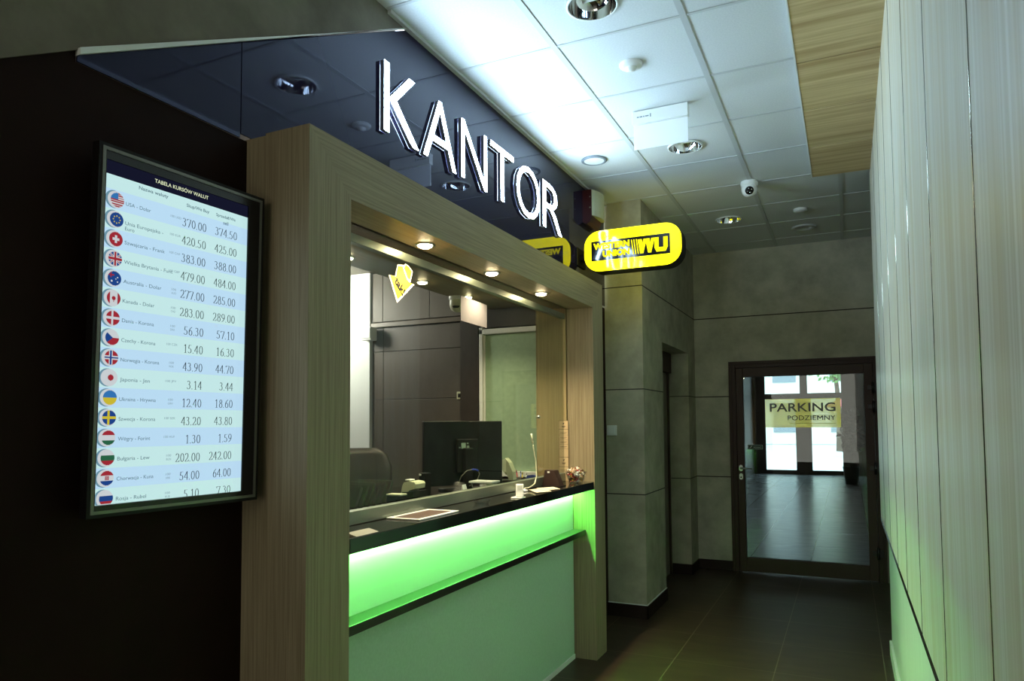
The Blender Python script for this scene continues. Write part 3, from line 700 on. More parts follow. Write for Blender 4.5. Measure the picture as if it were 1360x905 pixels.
cols = [('red', (170, 40, 44)), ('blue', (40, 70, 160)), ('yellow', (214, 190, 60)), ('white', (220, 220, 214))]
pc = thing('pen_cup', 'small black pen cup behind the rail right of the handset', 'cup', (-1.83, 4.02, ZT))
b = bm_(); lathe(b, [(0, .001), (.028, .001), (.030, .045), (.026, .045), (.025, .006), (0, .006)], -1.83, 4.02, 20, ZT); obj('cup', b, m_black, pc)
for k, (cn, cc) in enumerate(cols):
    x, y = -1.83 + (k - 1.5) * .010, 4.02 + (.008 if k % 2 else -.008)
    t = thing('pen', cn + ' pen standing in small black cup behind the rail', 'pen', (x, y, ZT + .007), 'pens in the cup')
    e = Vector((x + (k - 1.5) * .012, y + .006, ZT + .088 - .006 * k))
    b = bm_(); tube(b, [(x, y, ZT + .008), tuple(Vector((x, y, ZT + .008)).lerp(e, .8))], .0038, 8); obj('barrel', b, m_white if cn == 'white' else mat('pen_' + cn, srgb(*cc), .35), t)
    b = bm_(); tube(b, [tuple(Vector((x, y, ZT + .008)).lerp(e, .8)), tuple(e)], [.0045, .003], 8); obj('cap', b, mat('pencap_' + cn, srgb(*[int(v * .7) for v in cc]), .35), t)
st_ = thing('stapler', 'dark blue stapler behind the rail beside the pen cup', 'stapler', (-1.80, 4.14, ZT))
b = bm_(); box(b, -1.85, -1.76, 4.12, 4.15, ZT, ZT + .014, .004); obj('base', b, m_black, st_)
b = bm_(); prism(b, [(-1.852, ZT + .022), (-1.76, ZT + .016), (-1.76, ZT + .040), (-1.80, ZT + .052), (-1.845, ZT + .046)], 'Y', 4.12, 4.15); obj('arm', b, mat('stapler_blue', srgb(46, 66, 140), .35), st_)
# ------------------------------------------------------------------ on the glass
GF = -1.677
gs = thing('notice_sheet', 'blank grey sheet taped on the glass near its top middle', 'sheet', (GF, 3.13, 2.0))
b = bm_(); prism(b, [(2.99, 2.122), (3.265, 2.116), (3.265, 1.996), (2.99, 2.000)], 'X', GF + .0005, GF + .0015); obj('paper', b, mat('grey_sheet', srgb(72, 70, 72), .5, alpha=.9), gs)
b = bm_(); box(b, GF + .0005, GF + .002, 3.19, 3.25, 2.114, 2.128); obj('tape', b, m_acryl, gs)
ar = thing('arrow_sign', 'yellow paper arrow reading a slogan, stuck on the glass pane', 'sign', (GF, 2.48, 2.01))
AP = [(2.396, 2.111), (2.440, 2.113), (2.456, 2.163), (2.502, 2.170), (2.539, 2.106), (2.574, 2.103), (2.454, 2.011)]
cA = (sum(p[0] for p in AP) / 7, sum(p[1] for p in AP) / 7)
m_arrow = mat('arrow_yellow', srgb(200, 166, 20), .6, spec=.2); m_arrw = mat('arrow_white', srgb(206, 206, 194), .6, spec=.2)
b = bm_(); prism(b, [(cA[0] + (p[0] - cA[0]) * 1.06, cA[1] + (p[1] - cA[1]) * 1.06) for p in AP], 'X', GF + .0004, GF + .0012); obj('border', b, m_arrw, ar)
b = bm_(); prism(b, [(cA[0] + (p[0] - cA[0]) * .93, cA[1] + (p[1] - cA[1]) * .93) for p in AP], 'X', GF + .0012, GF + .0018); obj('sheet', b, m_arrow, ar)
b = bm_(); d = Vector((0, .058, -.048)).normalized(); u_ = Vector((0, .048, .058)).normalized()
text_fit(b, 'tak!', (GF + .0022, 2.427, 2.088), d, u_, .082, .042, .05); obj('lettering', b, mat('ink_black', (.004, .004, .004), .6, spec=.1), ar)
tg = thing('paper_tag', 'small yellow paper tag overlapping the arrow sign on its right', 'tag', (GF, 2.53, 2.11))
TP = [(2.496, 2.160), (2.512, 2.179), (2.538, 2.172), (2.563, 2.157), (2.546, 2.110), (2.526, 2.117)]
cT = (sum(p[0] for p in TP) / 6, sum(p[1] for p in TP) / 6)
b = bm_(); prism(b, [(cT[0] + (p[0] - cT[0]) * 1.1, cT[1] + (p[1] - cT[1]) * 1.1) for p in TP], 'X', GF + .0022, GF + .0030); obj('border', b, m_arrw, tg)
b = bm_(); prism(b, [(cT[0] + (p[0] - cT[0]) * .9, cT[1] + (p[1] - cT[1]) * .9) for p in TP], 'X', GF + .0030, GF + .0036); obj('sheet', b, m_arrow, tg)
b = bm_(); text_fit(b, 'ej', (GF + .004, 2.523, 2.140), Vector((0, .020, -.025)).normalized(), Vector((0, .025, .020)).normalized(), .022, .016, .01); obj('lettering', b, m_black, tg)
# ------------------------------------------------------------------ on the counter in front of the glass
t = thing('change_tray', 'flat brown change tray with white rim on the counter', 'tray', (-1.585, 2.51, ZT))
b = bm_()
for x0, x1, y0, y1 in ((-1.662, -1.644, 2.358, 2.667), (-1.524, -1.506, 2.358, 2.667), (-1.644, -1.524, 2.358, 2.376), (-1.644, -1.524, 2.649, 2.667)): box(b, x0, x1, y0, y1, ZT, ZT + .006, .0015)
obj('rim', b, m_whiteplastic, t)
b = bm_(); box(b, -1.644, -1.524, 2.376, 2.649, ZT + .0005, ZT + .0035); obj('pad', b, mat('tray_brown', srgb(72, 52, 44), .4), t)
t = thing('card_strip', 'narrow grey acrylic label strip on the counter beside near post', 'label', (-1.51, 2.01, ZT))
b = bm_(); prism(b, [(-1.535, ZT), (-1.492, ZT), (-1.535, ZT + .010)], 'Y', 1.95, 2.075); obj('strip', b, mat('strip_grey', srgb(150, 152, 140), .4), t)
t = thing('glass_dish', 'small clear glass dish on the counter middle', 'dish', (-1.56, 2.98, ZT))
b = bm_(); lathe(b, [(0, .002), (.028, .002), (.040, .018), (.042, .018), (.031, .0), (0, .0)], -1.56, 2.98, 28, ZT); obj('dish', b, m_bowl, t)
t = thing('card_reader', 'small white reader box standing on the counter', 'reader', (-1.50, 3.27, ZT))
RM = Matrix.Translation((-1.502, 3.28, ZT)) @ Matrix.Rotation(math.radians(25), 4, 'Z') @ Matrix.Rotation(math.radians(-8), 4, 'X')
b = bm_(); box(b, -.020, .020, -.016, .016, .004, .070, .005, RM); obj('body', b, m_whiteplastic, t)
b = bm_(); box(b, -.012, .012, -.0172, -.0158, .040, .060, 0, RM); obj('window', b, mat('reader_grey', srgb(190, 192, 186), .3), t)
b = bm_(); box(b, -1.54, -1.482, 3.25, 3.31, ZT, ZT + .005, .002); obj('foot', b, m_whiteplastic, t)
for nm_, pts, lab in (('leaflet', ((-1.64, 3.70), (-1.53, 3.56), (-1.484, 3.66), (-1.60, 3.82)), 'pale leaflet lying nearer the white reader box'), ('leaflet', ((-1.63, 3.79), (-1.545, 3.68), (-1.482, 3.79), (-1.57, 3.90)), 'pale leaflet lying against the dark card holder')):
    b = bm_(); z0 = ZT + (.0002 if 'reader' in lab else .0016); prism(b, pts, 'Z', z0, z0 + .0012); o = obj(nm_, b, mat('leaflet_paper', srgb(206, 198, 172), .5) if 'reader' in lab else D.materials['leaflet_paper']); tag(o, lab, 'leaflet', 'leaflets on the counter')
gm = thing('gooseneck_microphone', 'thin pale gooseneck microphone rising from its round foot', 'microphone', (-1.62, 3.66, ZT))
b = bm_(); lathe(b, [(0, 0), (.030, 0), (.030, .008), (.012, .014), (0, .014)], -1.632, 3.60, 24, ZT); obj('foot', b, m_whiteplastic, gm)
b = bm_(); tube(b, [(-1.632, 3.60, ZT + .012), (-1.630, 3.70, ZT + .016), (-1.628, 3.76, ZT + .03), (-1.627, 3.785, ZT + .07), (-1.630, 3.785, ZT + .16), (-1.634, 3.765, ZT + .22), (-1.634, 3.75, ZT + .27)], .0032, 8); obj('stem', b, m_offwhite, gm)
b = bm_(); tube(b, [(-1.634, 3.75, ZT + .265), (-1.635, 3.735, ZT + .315)], [.006, .0045], 10); obj('capsule', b, m_offwhite, gm)
ch_ = thing('card_holder', 'dark brown wedge shaped card holder left of candy bowl', 'holder', (-1.585, 3.97, ZT))
b = bm_(); prism(b, [(-1.655, ZT + .004), (-1.545, ZT + .004), (-1.582, ZT + .094), (-1.640, ZT + .096)], 'Y', 3.94, 4.01); obj('body', b, mat('holder_brown', srgb(48, 32, 28), .4), ch_)
b = bm_(); box(b, -1.66, -1.535, 3.936, 4.02, ZT, ZT + .004, .001); obj('foot', b, m_black, ch_)
b = bm_(); box(b, -1.622, -1.608, 3.9375, 3.9395, ZT + .080, ZT + .090); obj('label_dot', b, m_white, ch_)
bw = thing('candy_bowl', 'clear glass bowl of sweets at the far counter end', 'bowl', (-1.55, 4.235, ZT))
b = bm_(); lathe(b, [(0, .004), (.036, .004), (.052, .03), (.064, .072), (.066, .072), (.055, .028), (.039, 0), (0, 0)], -1.55, 4.235, 36, ZT); obj('glass', b, m_bowl, bw)
cc_ = [mat('candy_%d' % k, srgb(*c), .3) for k, c in enumerate(((224, 216, 200), (168, 70, 62), (206, 170, 84), (120, 88, 56), (232, 230, 224), (196, 170, 140), (96, 76, 60)))]
protos = []
for k in range(7):
    b = bm_(); sph(b, (0, 0, 0), .0075, (1.25, 1, .9), 10, 7)
    for s_ in (-1, 1):
        f0 = b.verts.new((s_ * .008, 0, 0))
        vs = [b.verts.new((s_ * .017, .007 * math.cos(a), .007 * math.sin(a))) for a in [j * PI / 3 for j in range(6)]]
        for j in range(6): b.faces.new((f0, vs[j], vs[(j + 1) % 6]) if s_ > 0 else (f0, vs[(j + 1) % 6], vs[j]))
    me = D.meshes.new('candy'); b.to_mesh(me); b.free(); me.materials.append(cc_[k]); protos.append(me)
cr2 = random.Random(5)
for layer, (z, R, nn) in enumerate(((.014, .028, 8), (.027, .037, 12), (.040, .043, 15), (.053, .048, 17), (.066, .052, 18), (.079, .044, 14), (.090, .026, 8))):
    for k in range(nn):
        rr_ = R * math.sqrt((k + .6) / nn); a = k * 2.4 + layer
        o = D.objects.new('candy', protos[cr2.randrange(7)]); COL.objects.link(o)
        o.location = (-1.55 + rr_ * math.cos(a), 4.235 + rr_ * math.sin(a), ZT + z + .002 * cr2.random()); o.rotation_euler = (cr2.uniform(0, 6), cr2.uniform(-.5, .5), cr2.uniform(0, 6))
        tag(o, 'small wrapped sweet among the pile in the clear glass bowl', 'candy', 'wrapped sweets in the glass bowl')
# notice cards on the wood beside the glass
m_card = mat('notice_card', srgb(196, 170, 132), .5); m_cink = mat('notice_ink', srgb(56, 40, 30), .6)
for z0, z1, lab, hz in ((1.282, 1.519, 'upper narrow notice card on the wood post above bowl', 1.462), (1.128, 1.281, 'lower narrow notice card on wood post, partly behind bowl', 1.218)):
    t = thing('notice_card', lab, 'card', (-1.68, 4.366, z0), 'notice cards on the post')
    b = bm_(); box(b, -1.714, -1.648, 4.3655, 4.3675, z0, z1); obj('card', b, m_card, t)
    b = bm_(); yk = 4.3650
    def bar(x0, x1, za, zb): b.faces.new([b.verts.new(p) for p in ((x0, yk, za), (x1, yk, za), (x1, yk, zb), (x0, yk, zb))])
    bar(-1.714, -1.7125, z0, z1); bar(-1.6495, -1.648, z0, z1); bar(-1.714, -1.648, z1 - .0018, z1); bar(-1.714, -1.648, hz - .001, hz + .001)
    b.faces.new([b.verts.new((-1.681 + x, yk, z1 - .020 + z)) for x, z in ((-.006, -.006), (.003, -.004), (.006, .007), (-.002, .005))])
    bar(-1.694, -1.668, z1 - .040, z1 - .036); bar(-1.690, -1.672, z1 - .046, z1 - .043)
    zz = hz - .022
    while zz > z0 + .05:
        bar(-1.706, -1.660, zz - .0012, zz + .0012); bar(-1.706, -1.668, zz - .008, zz - .0065); bar(-1.712, -1.650, zz - .0165, zz - .0155); zz -= .030
    obj('print', b, m_cink, t)

# ================================================================== RATE SCREEN
scr = thing('rate_screen', 'portrait wall screen listing currency rates on the dark wall', 'screen', (-1.639, 1.387, 1.740))
scr.rotation_mode = 'QUATERNION'
ax = Vector((.05072215, .99870479, -.00399965)); ay = Vector((.01318586, .00333479, .9999075)); az = ax.cross(ay)
scr.rotation_quaternion = Matrix((ax, ay, az)).transposed().to_quaternion()
W2, H2 = .2585, .4615
def ring(bm, w0, h0, w1, h1, z0, z1, mi=0):
    for x0, x1, y0, y1 in ((-w0, -w1, -h0, h0), (w1, w0, -h0, h0), (-w1, w1, h1, h0), (-w1, w1, -h0, -h1)): box(bm, x0, x1, y0, y1, z0, z1, 0, None, mi)
b = bm_(); ring(b, W2 - .006, H2 - .006, W2 - .014, H2 - .014, -.014, .0)
obj('frame', b, mat('screen_frame', srgb(112, 112, 104), .35, metal=.6), scr, local=True)
b = bm_(); 
for q in ((-W2 + .014, -.2405, -H2 + .014, H2 - .014), (.2025, W2 - .014, -H2 + .014, H2 - .014), (-.2405, .2025, .4255, H2 - .014), (-.2405, .2025, -H2 + .014, -.4345)): box(b, q[0], q[1], q[2], q[3], -.03, -.003)
obj('bezel', b, mat('screen_bezel', srgb(14, 12, 12), .2), scr, local=True)
b = bm_(); ring(b, W2 + .003, H2 + .003, W2 - .006, H2 - .006, -.030, -.002); obj('outer_edge', b, m_black, scr, local=True)
b = bm_(); box(b, -W2 + .02, W2 - .004, -H2 + .004, H2 - .004, -.058, -.021); box(b, -.12, .12, -.15, .15, -.080, -.058); obj('housing', b, m_black, scr, local=True)
m_scr = D.materials.new('screen_glow'); m_scr.use_nodes = True
n = m_scr.node_tree.nodes; l = m_scr.node_tree.links; pb = n['Principled BSDF']; pb.inputs['Base Color'].default_value = (0, 0, 0, 1); pb.inputs['Roughness'].default_value = .12
tc = n.new('ShaderNodeTexCoord'); sp = n.new('ShaderNodeSeparateXYZ'); l.new(tc.outputs['Object'], sp.inputs[0])
PITCH = (.3293 + .4189) / 15
mm = n.new('ShaderNodeMath'); mm.operation = 'SUBTRACT'; mm.inputs[1].default_value = .3293 + PITCH / 2 - PITCH * 40; l.new(sp.outputs[1], mm.inputs[0])
m2 = n.new('ShaderNodeMath'); m2.operation = 'DIVIDE'; m2.inputs[1].default_value = PITCH * 2; l.new(mm.outputs[0], m2.inputs[0])
m3 = n.new('ShaderNodeMath'); m3.operation = 'FRACT'; l.new(m2.outputs[0], m3.inputs[0])
m4_ = n.new('ShaderNodeMath'); m4_.operation = 'GREATER_THAN'; m4_.inputs[1].default_value = .5; l.new(m3.outputs[0], m4_.inputs[0])
mx = n.new('ShaderNodeMix'); mx.data_type = 'RGBA'; mx.inputs['A'].default_value = srgb(192, 228, 228); mx.inputs['B'].default_value = srgb(182, 216, 240); l.new(m4_.outputs[0], mx.inputs['Factor'])
l.new(mx.outputs['Result'], pb.inputs['Emission Color']); pb.inputs['Emission Strength'].default_value = 1.0
b = bm_(); box(b, -.2395, .2015, -.4335, .3905, -.02, -.006); sc = obj('display', b, m_scr, scr, local=True)
m_navy = emis('screen_navy', srgb(26, 28, 50), .7)
b = bm_(); box(b, -.2395, .2015, .391, .425, -.02, -.006); tb = obj('title_bar', b, m_navy, scr, local=True)
m_title = emis('screen_title', srgb(230, 240, 200), .9)
m_ink = mat('screen_ink', srgb(20, 30, 40), .5, spec=.1); m_ink2 = emis('screen_grey', srgb(96, 128, 140), .8); m_ink3 = emis('screen_pale_grey', srgb(140, 170, 180), .8)
E_x, E_y = (1, 0, 0), (0, 1, 0)
b = bm_(); text_fit(b, 'TABELA KURSÓW WALUT', (-.024, .4055, -.0052), E_x, E_y, .168, .013, .012, align='C'); obj('title_text', b, m_title, tb, local=True)
b = bm_()
text_fit(b, 'Nazwa waluty', (-.152, .371, -.0052), E_x, E_y, .085, .012, .012); text_fit(b, 'Skup/We Buy', (-.010, .364, -.0052), E_x, E_y, .074, .012, .012)
text_fit(b, 'Sprzedaż/We', (.088, .364, -.0052), E_x, E_y, .068, .012, .012); text_fit(b, 'sell', (.113, .348, -.0052), E_x, E_y, .018, .010, .012)
obj('column_heading', b, m_ink2, sc, local=True)
ROWS = [('USA - Dolar', '100 USD', '370.00', '374.50'), ('Unia Europejska -|Euro', '100 EUR', '420.50', '425.00'), ('Szwajcaria - Frank', '100 CHF', '383.00', '388.00'), ('Wielka Brytania - Funt', '100 GBP', '479.00', '484.00'),
 ('Australia - Dolar', '100|AUD', '277.00', '285.00'), ('Kanada - Dolar', '100|CAD', '283.00', '289.00'), ('Dania - Korona', '100|DKK', '56.30', '57.10'), ('Czechy - Korona', '100 CZK', '15.40', '16.30'), ('Norwegia - Korona', '100|NOK', '43.90', '44.70'),
 ('Japonia - Jen', '100 JPY', '3.14', '3.44'), ('Ukraina - Hrywna', '100|UAH', '12.40', '18.60'), ('Szwecja - Korona', '100 SEK', '43.20', '43.80'), ('Węgry - Forint', '100 HUF', '1.30', '1.59'), ('Bułgaria - Lew', '100|BGN', '202.00', '242.00'),
 ('Chorwacja - Kuna', '100|HRK', '54.00', '64.00'), ('Rosja - Rubel', '100|RUB', '5.10', '7.30')]
FC = {k: emis('flag_' + k, srgb(*v), .75) for k, v in dict(red=(176, 50, 62), white=(226, 232, 236), blue=(36, 76, 150), sky=(60, 130, 200), yellow=(226, 206, 60), green=(48, 110, 78), gold=(214, 196, 90), shade=(120, 164, 184)).items()}
FK = list(FC); FI = {k: i for i, k in enumerate(FK)}
def disc_shape(bm, c, R, f, z, mi):
    """clip the half-plane polygon list f to a disc: f(x,y) -> inside? drawn as thin strips"""
    N = 22
    for i in range(N):
        y0 = -R + 2 * R * i / N; y1 = -R + 2 * R * (i + 1) / N; ym = (y0 + y1) / 2; hw = math.sqrt(max(R * R - ym * ym, 0))
        for x0, x1 in f(ym / R):
            a = max(x0 * R, -hw); e = min(x1 * R, hw)
            if e - a < 1e-5: continue
            q = bm.faces.new([bm.verts.new((c[0] + p[0], c[1] + p[1], z)) for p in ((a, y0), (e, y0), (e, y1), (a, y1))]); q.material_index = mi
full = lambda y: [(-1, 1)]
band = lambda lo, hi: (lambda y: [(-1, 1)] if lo <= y <= hi else [])
vband = lambda lo, hi: (lambda y: [(lo, hi)])
def crossf(cx, wv, wh): return lambda y: ([(-1, 1)] if abs(y) < wh else [(cx - wv, cx + wv)])
def diag(wd): return lambda y: [(1.15 * y - wd, 1.15 * y + wd), (-1.15 * y - wd, -1.15 * y + wd)]
def dot(x0, y0, r): return lambda y: ([(x0 - math.sqrt(r * r - (y - y0) ** 2), x0 + math.sqrt(r * r - (y - y0) ** 2))] if abs(y - y0) < r else [])
FL = [
 [('white', full)] + [('red', band(-1 + .31 * k, -.84 + .31 * k)) for k in range(7)] + [('sky', lambda y: [(-1, .1)] if y > .1 else [])],
 [('blue', full)] + [('gold', dot(.5 * math.cos(a * PI / 4), .5 * math.sin(a * PI / 4), .10)) for a in range(8)],
 [('red', full), ('white', lambda y: [(-.5, .5)] if abs(y) < .17 else ([(-.17, .17)] if abs(y) < .5 else []))],
 [('blue', full), ('white', diag(.2)), ('red', diag(.08)), ('white', crossf(0, .26, .26)), ('red', crossf(0, .14, .14))],
 [('blue', full), ('red', lambda y: [(-1, -.05)] if .40 < y < .55 else ([(-.6, -.45)] if y > .1 else [])), ('white', dot(-.4, -.4, .14)), ('white', dot(.45, .2, .1)), ('white', dot(.45, -.45, .1)), ('white', dot(.2, -.05, .09))],
 [('white', full), ('red', vband(-1, -.55)), ('red', vband(.55, 1)), ('red', dot(0, .0, .28)), ('red', lambda y: [(-.05, .05)] if -.5 < y < 0 else [])],
 [('red', full), ('white', crossf(-.1, .14, .14))],
 [('red', full), ('white', lambda y: [(-1, 1)] if y > 0 else []), ('blue', lambda y: [(-1, .1 - abs(y) * 1.2)])],
 [('red', full), ('white', crossf(-.1, .26, .26)), ('blue', crossf(-.1, .13, .13))],
 [('white', full), ('red', dot(0, 0, .42))],
 [('yellow', full), ('sky', lambda y: [(-1, 1)] if y > 0 else [])],
 [('blue', full), ('yellow', crossf(-.1, .16, .16))],
 [('white', full), ('red', band(.34, 1)), ('green', band(-1, -.34))],
 [('green', full), ('white', band(.34, 1)), ('red', band(-1, -.34))],
 [('white', full), ('red', band(.36, 1)), ('blue', band(-1, -.36))] + [('red', dot(-.2 + .2 * (k % 3), -.2 + .2 * (k // 3), .09)) for k in range(9)],
 [('blue', full), ('white', band(.34, 1)), ('red', band(-1, -.34))],
]
for i, (nm, un, buy, sell) in enumerate(ROWS):
    v = .3293 - PITCH * i; fx = -.2085 - .00018 * i; R = .0178
    b = bm_()
    clipR = R
    N = 26
    # crescent of the round badge behind the flag
    po = [(fx - .009 + .0225 * math.cos(2 * PI * k / N), v + .0225 * math.sin(2 * PI * k / N), -.0058) for k in range(N)]
    if i == 15: po = [(p[0], max(p[1], -.4332), p[2]) for p in po]
    po = [(max(p[0], -.2390), p[1], p[2]) for p in po]
    f = b.faces.new([b.verts.new(p) for p in po]); f.material_index = FI['shade']
    po = [(fx - .004 + .0215 * math.cos(2 * PI * k / N), v + .0215 * math.sin(2 * PI * k / N), -.0056) for k in range(N)]
    if i == 15: po = [(p[0], max(p[1], -.4332), p[2]) for p in po]
    f = b.faces.new([b.verts.new(p) for p in po]); f.material_index = FI['white']
    for k, (cn, fn) in enumerate(FL[i]):
        fn2 = (lambda y, fn=fn: fn(y) if v + y * R > -.4325 else []) if i == 15 else fn
        disc_shape(b, (fx, v), R, fn2, -.0054 + .00004 * k, FI[cn])
    obj('flag_icon', b, [FC[k] for k in FK], sc, local=True)
    b = bm_(); parts = nm.split('|')
    vv = v - .0075
    for k, p in enumerate(parts): text_fit(b, p, (-.186, vv - .014 * k, -.0052), E_x, E_y, cap=.0098, w=len(p) * .0063)
    pu = un.split('|')
    for k, p in enumerate(pu): text_fit(b, p, (-.042, v - .003 - .010 * k, -.0052), E_x, E_y, cap=.0062, w=len(p) * .0047, align='C', mi=1)
    obj('currency_name', b, [m_ink2, m_ink3], sc, local=True)
    b = bm_(); numerals(b, buy, (.0565, v - .019, -.0052), E_x, E_y, .0236); obj('buy_rate', b, m_ink, sc, local=True)
    b = bm_(); numerals(b, sell, (.1640, v - .018, -.0052), E_x, E_y, .0236); obj('sell_rate', b, m_ink, sc, local=True)

# ================================================================== CEILING FITTINGS
def downlight(x, y, label):
    t = thing('downlight', label, 'downlight', (x, y, H - .002), 'chrome ceiling downlights')
    R = .100
    b = bm_(); lathe(b, [(R + .010, .004), (R + .010, -.004), (R + .003, -.006), (R, -.003)], 0, 0, 40); obj('rim', b, m_white, t, local=True)
    b = bm_(); lathe(b, [(R, -.004), (R * .95, .03), (R * .80, .055), (R * .55, .0715), (.0, .0725)], 0, 0, 40); obj('reflector', b, m_chrome, t, local=True)
    b = bm_()
    for s in (-.022, .022): tube(b, [(-.05, s, .045), (.05, s, .045)], .011, 10)
    obj('lamp', b, m_whiteplastic, t, local=True)
downlight(-.925, 2.79, 'chrome ceiling downlight cut by the top edge of the picture')
downlight(-.889, 4.52, 'chrome ceiling downlight beside the hanging blank exit sign')
downlight(-.885, 6.34, 'chrome ceiling downlight near the far wall, beyond dome camera')
downlight(-.93, 1.03, 'chrome ceiling downlight seen only mirrored in black fascia')
# cut the tile above the lights is not needed: the reflector sits inside the slab
t = thing('ceiling_speaker', 'flat round ceiling speaker next to fascia', 'speaker', (-1.489, 4.488, H))
b = bm_(); lathe(b, [(.085, .002), (.085, -.006), (.070, -.010), (.066, -.006)], 0, 0, 36); obj('rim', b, mat('speaker_rim', srgb(120, 128, 134), .4), t, local=True)
b = bm_(); lathe(b, [(.067, -.006), (.04, -.009), (0, -.010)], 0, 0, 36); obj('grille', b, m_white, t, local=True)
t = thing('motion_detector', 'small white motion detector on the bright near ceiling tiles', 'detector', (-.915, 3.351, H))
b = bm_(); lathe(b, [(.056, .004), (.056, -.006), (.048, -.014), (.028, -.016)], 0, 0, 32); obj('base', b, m_white, t, local=True)
b = bm_(); lathe(b, [(.028, -.015), (.025, -.024), (.014, -.031), (0, -.033)], 0, 0, 24); obj('lens', b, m_whiteplastic, t, local=True)
t = thing('smoke_detector', 'small white ceiling disc between the dome camera and far wall', 'detector', (-.303, 6.295, H))
b = bm_(); lathe(b, [(.055, .002), (.055, -.012), (.045, -.022), (0, -.024)], 0, 0, 32); obj('body', b, m_white, t, local=True)
t = thing('ceiling_vent', 'flat round vent with small light, closest to the far wall', 'vent', (-.307, 6.90, H))
b = bm_(); lathe(b, [(.105, .002), (.105, -.006), (.075, -.012), (.07, -.006), (0, -.007)], 0, 0, 36); obj('plate', b, m_bar, t, local=True)
b = bm_(); lathe(b, [(.014, -.006), (.012, -.012), (0, -.014)], .055, 0, 16); obj('lamp', b, m_whiteplastic, t, local=True)
# dome camera
t = thing('dome_camera', 'white dome security camera hanging from corridor ceiling', 'camera', (-.604, 5.407, H))
b = bm_(); lathe(b, [(.060, .002), (.062, -.012), (.060, -.03), (.050, -.034)], 0, 0, 36); obj('base', b, m_whiteplastic, t, local=True)
b = bm_(); lathe(b, [(.050, -.032), (.056, -.045), (.055, -.065), (.047, -.088), (.030, -.104), (0, -.110)], 0, 0, 36); dm = obj('dome', b, m_whiteplastic, t, local=True)
cd = Vector((.604 * -0 + .12, -.92, -.36)).normalized()
Mx = Matrix.Translation(Vector((0, 0, -.058)) + cd * .044) @ cd.to_track_quat('Z', 'Y').to_matrix().to_4x4()
b = bm_(); lathe(b, [(0, .013), (.020, .012), (.029, .006), (.031, 0)], 0, 0, 24, M=Mx); obj('lens_window', b, m_black, dm, local=True)
b = bm_()
for a in range(4):
    aa = a * PI / 2 + .4; lathe(b, [(0, .016), (.004, .0155), (.0045, .012)], .016 * math.cos(aa), .016 * math.sin(aa), 10, M=Mx)
obj('led', b, m_chrome, dm, local=True)
# hanging exit sign (blank translucent plate seen edge on from its back)
t = thing('exit_sign', 'blank white hanging sign plate under the ceiling', 'sign', (-.9, 3.9, H))
b = bm_(); box(b, -1.058, -.745, 3.878, 3.922, H - .075, H, .003); obj('body', b, m_whiteplastic, t)
b = bm_(); box(b, -1.054, -.749, 3.897, 3.903, H - .215, H - .075, .001); pl = obj('plate', b, mat('sign_plate', srgb(248, 250, 252), .3, trans=.15, ior=1.2), t)
b = bm_()
for k, (x, ww) in enumerate(((-1.03, .012), (-1.014, .016), (-.994, .008), (-.982, .02))): box(b, x, x + ww, 3.8770, 3.8775, H - .040, H - .033)
box(b, -.955, -.949, 3.8770, 3.8775, H - .045, H - .026); obj('rating_label', b, mat('label_grey', srgb(130, 140, 146), .6), t)

# wall switch
t = thing('light_switch', 'white light switch on concrete pillar face', 'switch', (-1.688, PYF, 1.40))
b = bm_(); box(b, -1.728, -1.648, PYF - .010, PYF, 1.402, 1.484, .003); obj('plate', b, m_whiteplastic, t)
b = bm_(); box(b, -1.715, -1.661, PYF - .015, PYF - .009, 1.416, 1.470, .002); obj('rocker', b, m_white, t)

# ================================================================== FAR DOOR
d1 = struct_empty('door_1', ((DX0 + DX1) / 2, YFAR, 0))
b = bm_()
for x0, x1, z0, z1 in ((DX0, DX0 + .055, 0, DZ), (DX1 - .055, DX1, 0, DZ), (DX0 + .055, DX1 - .055, DZ - .055, DZ)): box(b, x0, x1, YFAR - .03, YFAR + .06, z0, z1, .004)
for x0, x1, z0, z1 in ((DX0 - .012, DX0 + .018, 0, DZ + .012), (DX1 - .018, DX1 + .012, 0, DZ + .012), (DX0 + .018, DX1 - .018, DZ - .018, DZ + .012)): box(b, x0, x1, YFAR - .038, YFAR - .0, z0, z1, .003)
obj('frame', b, m_brown, d1)
GX0, GX1, GZ0, GZ1 = -.950, .150, .150, 1.958
b = bm_()
for x0, x1, z0, z1 in ((DX0 + .058, GX0, .012, DZ - .058), (GX1, DX1 - .058, .012, DZ - .058), (GX0, GX1, GZ1, DZ - .058), (GX0, GX1, .012, GZ0)): box(b, x0, x1, YFAR - .036, YFAR + .03, z0, z1, .004)
obj('leaf', b, m_brown2, d1)
b = bm_(); box(b, GX0, GX1, YFAR - .006, YFAR, GZ0, GZ1); obj('pane', b, m_doorpane, d1)
b = bm_()
hy = YFAR - .036
for z, r in ((1.04, .022), (.955, .022)): prism(b, [(-.985 + p[0], z + p[1]) for p in rrect(.034, .062, .0165, 6)], 'Y', hy - .007, hy)
obj('escutcheon', b, m_steel, d1)
b = bm_(); tube(b, [(-.985, hy - .006, 1.04), (-.985, hy - .045, 1.04), (-.975, hy - .052, 1.04), (-.87, hy - .052, 1.037)], .009, 10); obj('door_handle', b, m_steel, d1)
b = bm_(); lathe(b, [(0, 0), (.008, 0), (.008, .006), (0, .006)], 0, 0, 12, M=Matrix.Translation((-.985, hy - .005, .948)) @ Matrix.Rotation(PI / 2, 4, 'X')); obj('keyhole', b, m_black, d1)
